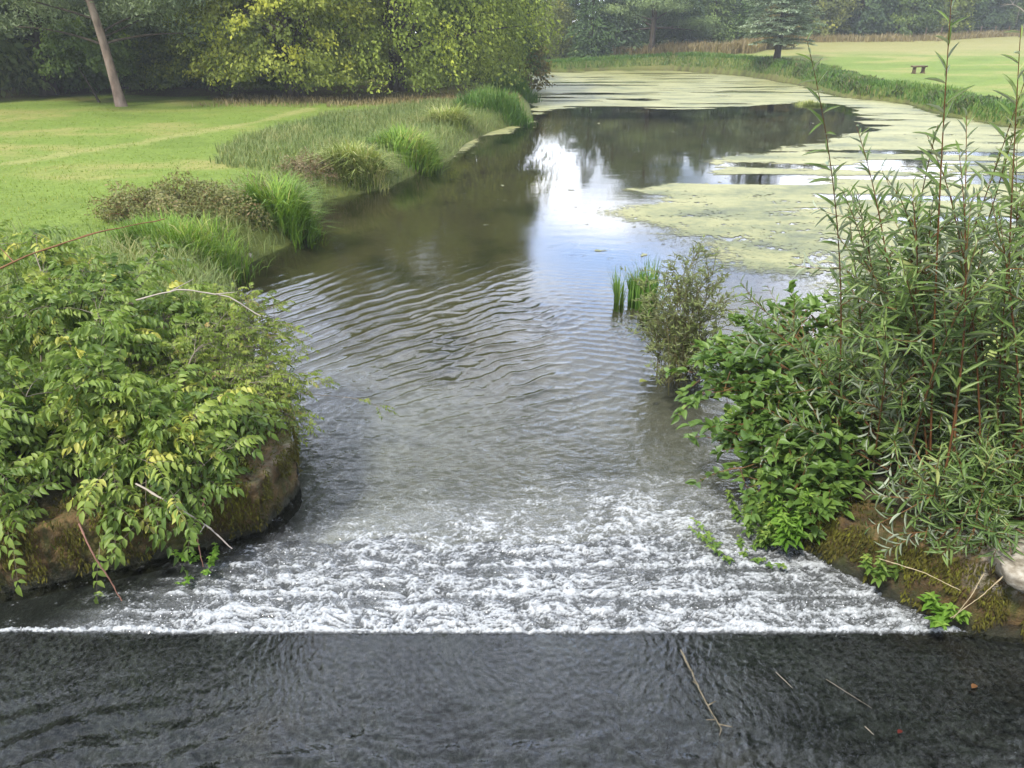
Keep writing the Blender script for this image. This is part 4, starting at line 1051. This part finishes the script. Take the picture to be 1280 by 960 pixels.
M_MOSS = leafmat('moss', [(0, (.03, .035, .008)), (.4, (.08, .07, .018)), (.7, (.12, .12, .02)), (1, (.2, .21, .03))], .15, .1, .8)
def moss(label, pts, tops, side, n):
    P = np.array(pts, float); seg = np.linalg.norm(np.diff(P, axis=0), axis=1); s = np.concatenate([[0], np.cumsum(seg)])
    q = rng.random(n) * s[-1]; px = np.interp(q, s, P[:, 0]); py = np.interp(q, s, P[:, 1]); tz = np.interp(q, s, tops)
    i = np.clip(np.searchsorted(s, q) - 1, 0, len(seg) - 1); T = nrm(np.diff(P, axis=0))[i]; N = np.stack([T[:, 1], -T[:, 0]], 1) * side
    f = rng.random(n) ** .8; z = tz * f * 1.02; k = fbm(q * 5, z * 3, 3, 901) + .25 * f > .08
    k &= z > .05
    top = rng.random(n) < .2; dep = np.where(top, rng.uniform(0, .3, n), -.02)
    O = np.stack([px - N[:, 0] * dep, py - N[:, 1] * dep, np.where(top, tz + .005, z)], 1)[k]; N3 = np.concatenate([N, np.zeros((n, 1))], 1)[k]; m = len(O)
    D = N3 * .5 + rng.normal(0, .35, (m, 3)) + np.where(top[k], .7, -.9)[:, None] * np.array([0, 0, 1.])
    g = Geo(); leaves(g, SMALL, O, D, N3 + rng.normal(0, .3, (m, 3)), rng.uniform(.015, .05, m), rng.uniform(.006, .014, m), .45 + .5 * fbm(q * 3, z * 4, 3, 905)[k] + rng.normal(0, .15, m))
    obj('moss', g.mesh('moss', M_MOSS), label=label, cat='moss', kind='stuff')
moss('brown and olive moss hanging on the left wall', LW[1:-1], [.52, .52, .5, .5, .5, .5, .5, .42], 1, 14000)
moss('rusty and green moss hanging on the right wall', RW[1:-1], [.6, .6, .55, .46, .38, .34], -1, 14000)

# ------------------------------------------------------------------ small things
def box(g, c, s, rz=0, a=.5):
    c = np.array(c, float); s = np.array(s, float) / 2; b = min(s) * .18
    V = []; 
    for sx in (-1, 1):
        for sy in (-1, 1):
            for sz in (-1, 1): V.append((sx * s[0], sy * s[1], sz * s[2]))
    V = np.array(V); cr, sr = math.cos(rz), math.sin(rz)
    V = np.stack([V[:, 0] * cr - V[:, 1] * sr, V[:, 0] * sr + V[:, 1] * cr, V[:, 2]], 1) + c
    g.add(V, np.array([(0, 1, 3, 2), (4, 6, 7, 5), (0, 4, 5, 1), (2, 3, 7, 6), (0, 2, 6, 4), (1, 5, 7, 3)]), np.full(8, a))
M_WOOD = plain('weathered_wood', [(.3, (.09, .06, .035)), (.7, (.22, .16, .10))], 9, .85, .4, .01, mapscale=(.3, 1, 1))
def bench():
    x, y = 25.6, 52.5; z = float(ground_z(np.array([x]), np.array([y]))[0])
    e = thing('wooden_bench', 'small weathered wooden bench out on the right lawn', 'bench', (x, y, z)); e.rotation_euler.z = .35
    g = Geo(); box(g, (0, -.09, .42), (1.0, .18, .09)); box(g, (0, .11, .42), (1.0, .18, .09)); obj('seat', g.mesh('seat', M_WOOD), e)
    for s in (-1, 1):
        g = Geo(); box(g, (s * .36, 0, .19), (.05, .26, .40)); box(g, (s * .36, 0, .03), (.07, .36, .06)); obj('leg', g.mesh('leg', M_WOOD), e)
bench()
def fence():
    pts = np.array([(47, 96.5), (53, 101.5), (59, 107), (66, 113), (73, 119.5), (80, 126)])
    e = thing('wire_fence', 'low post and wire fence in front of the far wood', 'fence', (47, 96.5, float(ground_z(pts[:1, 0], pts[:1, 1])[0])))
    o = np.array(e.location); W_ = []
    for a, b in zip(pts[:-1], pts[1:]):
        for t in (0, .5): W_.append(a * (1 - t) + b * t)
    W_ = np.array(W_); zz = ground_z(W_[:, 0], W_[:, 1]); pm = None
    for (px, py), pz in zip(W_, zz):
        if pm is None:
            g = Geo(); tubes(g, np.array([[(0, 0, -.2), (0, 0, .5), (.01, 0, 1.25), (.01, 0, 1.27)]]), .075, .06, 7); pm = g.mesh('post', M_WOOD)
        obj('post', pm, e, loc=(px - o[0], py - o[1], pz - o[2]))
    g = Geo()
    for h in (.45, .8, 1.1): tubes(g, (np.stack([W_[:, 0], W_[:, 1], zz + h], 1) - o)[None], .008, .008, 4)
    obj('wire', g.mesh('wire', M_GREY), e)
fence()
def twig(label, pts, r, mat, name='twig', knots=()):
    g = Geo(); P = np.array(pts, float); o = P[0]
    s = np.linspace(0, 1, len(P)); q = np.linspace(0, 1, 20); C = np.stack([np.interp(q, s, P[:, k]) for k in range(3)], 1) - o
    C += rng.normal(0, r * .25, C.shape); tubes(g, C[None], r, r * .5, 6, rough=.15, a=.8)
    for (t, l, az) in knots:
        b = C[int(t * 19)]; d = np.array([math.cos(az), math.sin(az), .25]); tubes(g, np.array([[b, b + d * l * .5, b + d * l]]), r * .7, r * .3, 5, a=.6)
    return obj(name, g.mesh(name, mat, True), label=label, cat='twig', loc=tuple(o))
M_SODD = plain('sodden_twig', [(.3, (.05, .04, .025)), (.7, (.22, .19, .13))], 40, .6, .3, .004)
sz = lambda y: (3.82 - y) * SLOPE
twig('knobbly pale twig caught on the spillway', [(1.03, 3.62, sz(3.62) + .02), (1.05, 3.45, sz(3.45) + .022), (1.06, 3.28, sz(3.28) + .02), (1.08, 3.12, sz(3.12) + .018), (1.11, 2.96, sz(2.96) + .015)], .0065, M_SODD,
     knots=((.5, .035, 2.5), (.75, .05, .4), (.9, .06, 3.4), (.95, .07, -.5), (1, .06, -2.0)))
twig('thin straight straw on the dark water right of the knobbly twig', [(1.55, 3.42, sz(3.42) + .012), (1.60, 3.28, sz(3.28) + .012)], .002, M_GREY, 'straw')
twig('long faint straw slanting across the dark water at lower right', [(1.82, 3.36, sz(3.36) + .01), (1.98, 3.12, sz(3.12) + .01)], .0012, M_GREY, 'straw')
twig('bright short straw near the bottom edge of the dark water', [(1.88, 2.98, sz(2.98) + .012), (1.90, 2.92, sz(2.92) + .012)], .0025, M_GREY, 'straw')
M_PALET = plain('pale_twig', [(0, (.28, .24, .2)), (1, (.5, .45, .4))], 8, .7, .2, .003)
M_REDT = plain('red_twig', [(0, (.17, .07, .05)), (1, (.33, .2, .15))], 8, .7, .2, .003)
twig('grey bare branch hanging over the left wall towards the foam', [(-2.62, 4.6, .62), (-2.35, 4.5, .52), (-2.1, 4.45, .36), (-1.95, 4.42, .2)], .008, M_PALET, 'branch', ((.4, .15, -.8), (.65, .14, -1.4)))
twig('reddish stem hanging down the left wall face into the water', [(-2.84, 4.22, .55), (-2.74, 4.12, .4), (-2.66, 4.1, .2), (-2.60, 4.08, .03)], .007, M_REDT, 'branch')
twig('thin reddish stem leaning on the wall beside the small weed', [(-2.16, 4.6, .5), (-2.20, 4.46, .25), (-2.18, 4.42, .05)], .006, M_REDT, 'branch')
twig('long brown dead branch lying over the top of the large pale shrub', [(-4.9, 6.5, 1.42), (-4.4, 6.9, 1.62), (-4.0, 7.3, 1.72), (-3.5, 7.8, 1.75)], .010, M_STEM, 'branch', ((.3, .3, 2.4), (.6, .25, .3)))
twig('pale dead branch on the crown of the shrub nearest the river', [(-3.4, 6.6, 1.28), (-3.0, 6.7, 1.36), (-2.6, 6.75, 1.28), (-2.3, 6.7, 1.1)], .009, M_PALET, 'branch', ((.3, .25, .9), (.6, .3, -.6)))
for k, (lab, pts) in enumerate([('dry straw stalk bent across the top of the right wall', [(2.36, 4.05, .40), (2.55, 3.86, .44), (2.72, 3.74, .40)]),
                                ('dry stalk crossing down to the rosette on the right wall', [(2.96, 3.72, .56), (2.82, 3.70, .38), (2.68, 3.70, .22)]),
                                ('upright dry stalk leaning against the pale wall cap', [(2.80, 3.70, .56), (2.76, 3.69, .40), (2.70, 3.70, .22)])]):
    twig(lab, pts, .0035, M_DRYS if 'M_DRYS' in globals() else plain('dry_stalk', [(0, (.3, .24, .14)), (1, (.5, .42, .28))], 9, .8, .1, .002), 'straw')
def stone(label, loc, r, mat, seed, sq=1.0):
    th, ph = np.meshgrid(np.linspace(0, 2 * np.pi, 25)[:-1], np.linspace(.02, np.pi - .02, 14)); d = np.stack([np.sin(ph) * np.cos(th), np.sin(ph) * np.sin(th), np.cos(ph)], -1)
    V = np.sign(d) * np.abs(d) ** sq * np.array(r) * (1 + .14 * lumpf(d.reshape(-1, 3), seed).reshape(14, 24, 1)); i = np.arange(13)[:, None] * 24; j = np.arange(24)[None]
    F = np.stack([i + j, i + (j + 1) % 24, i + 24 + (j + 1) % 24, i + 24 + j], -1).reshape(-1, 4)
    return obj('stone', mesh('stone', V.reshape(-1, 3), F, mat, None, True), label=label, cat='stone', loc=loc)
M_STONE = plain('pale_stone', [(.3, (.10, .085, .06)), (.46, (.25, .22, .17)), (.62, (.42, .39, .33)), (.75, (.5, .48, .42))], 14, .8, .6, .02)
stone('pale stone at the water edge between the bright sedge and the low sedge', (-4.42, 12.55, .05), (.13, .1, .07), M_STONE, 5)
stone('pale lichened block capping the right wall at the picture edge', (3.28, 3.74, .56), (.36, .19, .10), M_STONE, 8, .55)
def fallen_leaf(label, loc, L, stops):
    g = Geo(); leaves(g, OVATE, [(0, 0, 0)], [(.8, .5, .05)], np.array([[0., 0, 1]]), L, L * .5, np.array([.5]))
    obj('fallen_leaf', g.mesh('fallen_leaf', leafmat('dead_leaf', stops)), label=label, cat='leaf', loc=loc)
fallen_leaf('red brown leaf under the dark water at the lower right', (2.03, 2.93, sz(2.93) + .012), .045, [(0, (.12, .02, .015)), (1, (.14, .03, .02))])
fallen_leaf('tan leaf on the dark water near the right edge', (2.62, 3.28, sz(3.28) + .012), .06, [(0, (.2, .1, .04)), (1, (.25, .12, .05))])
fallen_leaf('yellow lily leaf floating left of the lone young willow', (1.38, 7.62, .012), .13, [(0, (.28, .32, .08)), (1, (.3, .34, .1))])

# ------------------------------------------------------------------ air
HAZE = 0.0010
if HAZE:
    t = NT('haze_air'); pv = t.n('ShaderNodeVolumePrincipled'); pv.inputs['Color'].default_value = (.86, .93, 1, 1); pv.inputs['Density'].default_value = HAZE
    t.l(pv.outputs[0], t.out.inputs['Volume'])
    c = [(sx * 420, 170 + sy * 215, z) for sx in (-1, 1) for sy in (-1, 1) for z in (-2, 22)]
    me = mesh('haze', c, np.array([(0, 1, 3, 2), (4, 6, 7, 5), (0, 4, 5, 1), (2, 3, 7, 6), (0, 2, 6, 4), (1, 5, 7, 3)]), t.m)
    obj('haze', me, label='thin pale summer haze over the park', cat='haze', kind='stuff')

# ------------------------------------------------------------------ sky, sun, camera
SUN_EL, SUN_AZ = 50, -142      # degrees; azimuth from +Y towards +X
w = bpy.data.worlds.new('World'); sc.world = w; w.use_nodes = True
nt = w.node_tree; nt.nodes.clear()
def N_(t, **k):
    n = nt.nodes.new(t)
    for a, b in k.items(): setattr(n, a, b)
    return n
sky = N_('ShaderNodeTexSky', sky_type='NISHITA', sun_disc=False, sun_elevation=R(SUN_EL), sun_rotation=R(SUN_AZ), air_density=1.2, dust_density=1.5)
tc = N_('ShaderNodeTexCoord'); sx = N_('ShaderNodeSeparateXYZ'); nt.links.new(tc.outputs['Generated'], sx.inputs[0])
def M_(op, a, b=None, c=None, clamp=False):
    n = N_('ShaderNodeMath', operation=op, use_clamp=clamp)
    for i, x in enumerate((a, b, c)):
        if x is None: continue
        if isinstance(x, (int, float)): n.inputs[i].default_value = x
        else: nt.links.new(x, n.inputs[i])
    return n.outputs[0]
dz = M_('ADD', M_('MAXIMUM', sx.outputs[2], 0.0), .22)
cb = N_('ShaderNodeCombineXYZ'); nt.links.new(M_('DIVIDE', sx.outputs[0], dz), cb.inputs[0]); nt.links.new(M_('DIVIDE', sx.outputs[1], dz), cb.inputs[1])
nz = N_('ShaderNodeTexNoise'); nz.inputs['Scale'].default_value = 1.5; nz.inputs['Detail'].default_value = 6; nz.inputs['Roughness'].default_value = .55; nt.links.new(cb.outputs[0], nz.inputs['Vector'])
nz2 = N_('ShaderNodeTexNoise'); nz2.inputs['Scale'].default_value = 2.6; nz2.inputs['Detail'].default_value = 5; nt.links.new(cb.outputs[0], nz2.inputs['Vector'])
cov = N_('ShaderNodeMapRange', clamp=True); cov.inputs[1].default_value = .34; cov.inputs[2].default_value = .50; nt.links.new(nz.outputs[0], cov.inputs[0])
cc = N_('ShaderNodeValToRGB'); cc.color_ramp.elements[0].position = .3; cc.color_ramp.elements[0].color = (.42, .54, .84, 1); cc.color_ramp.elements[1].position = .65; cc.color_ramp.elements[1].color = (1, 1, 1, 1); nt.links.new(nz2.outputs[0], cc.inputs[0])
vm = N_('ShaderNodeVectorMath', operation='SCALE'); nt.links.new(cc.outputs[0], vm.inputs[0])
fwd = M_('MULTIPLY', M_('MAXIMUM', sx.outputs[1], 0.0), M_('SUBTRACT', 1.0, M_('MAXIMUM', sx.outputs[2], 0.0)))
nt.links.new(M_('MULTIPLY_ADD', M_('MINIMUM', M_('MULTIPLY', M_('POWER', fwd, 1.2), 2.1), 1.0), 36.0, 10.5), vm.inputs['Scale'])
mx = N_('ShaderNodeMix', data_type='RGBA'); nt.links.new(cov.outputs[0], mx.inputs[0]); nt.links.new(sky.outputs[0], mx.inputs[6]); nt.links.new(vm.outputs[0], mx.inputs[7])
bg = N_('ShaderNodeBackground'); bg.inputs[1].default_value = .1; nt.links.new(mx.outputs[2], bg.inputs[0])
# one gap of blue between the clouds, low over the pond end
ax_ = M_('DIVIDE', M_('SUBTRACT', M_('DIVIDE', sx.outputs[0], M_('MAXIMUM', sx.outputs[1], .05)), .125), .11)
az_ = M_('DIVIDE', M_('SUBTRACT', sx.outputs[2], .272), .034)
gap = M_('MULTIPLY', M_('EXPONENT', M_('MULTIPLY', M_('ADD', M_('MULTIPLY', ax_, ax_), M_('MULTIPLY', az_, az_)), -1.0)), M_('MULTIPLY', M_('GREATER_THAN', sx.outputs[1], 0.0), .85))
mg = N_('ShaderNodeMix', data_type='RGBA'); nt.links.new(gap, mg.inputs[0]); nt.links.new(mx.outputs[2], mg.inputs[6]); mg.inputs[7].default_value = (11, 22, 45, 1); nt.links.new(mg.outputs[2], bg.inputs[0])
wo = N_('ShaderNodeOutputWorld'); nt.links.new(bg.outputs[0], wo.inputs[0])

sl_ = bpy.data.lights.new('sun', 'SUN'); sl_.energy = 4.2; sl_.angle = R(7); sl_.color = (1, .95, .86)
so = bpy.data.objects.new('sun', sl_); COL.objects.link(so); so.location = (-10, -10, 30)
from mathutils import Vector
d = Vector((math.sin(R(SUN_AZ)) * math.cos(R(SUN_EL)), math.cos(R(SUN_AZ)) * math.cos(R(SUN_EL)), math.sin(R(SUN_EL))))
so.rotation_euler = (-d).to_track_quat('-Z', 'Y').to_euler()

cam = bpy.data.cameras.new('camera'); cam.sensor_width = 36; cam.lens = 967 / 1280 * 36; cam.clip_end = 2000; cam.clip_start = .05
co = bpy.data.objects.new('camera', cam); COL.objects.link(co); co.location = (0, 0, CAM_H); co.rotation_euler = (R(90 - 24.711), 0, 0)
sc.camera = co
sc.view_settings.view_transform = 'Standard'; sc.view_settings.look = 'None'; sc.view_settings.exposure = .45; sc.view_settings.gamma = 1
sc.view_settings.use_curve_mapping = False
sc.render.engine = 'CYCLES'
sc.cycles.max_bounces = 6; sc.cycles.diffuse_bounces = 4; sc.cycles.glossy_bounces = 3; sc.cycles.transmission_bounces = 4; sc.cycles.transparent_max_bounces = 12; sc.cycles.volume_bounces = 0
sc.cycles.use_denoising = True
sc.cycles.caustics_reflective = False; sc.cycles.caustics_refractive = False
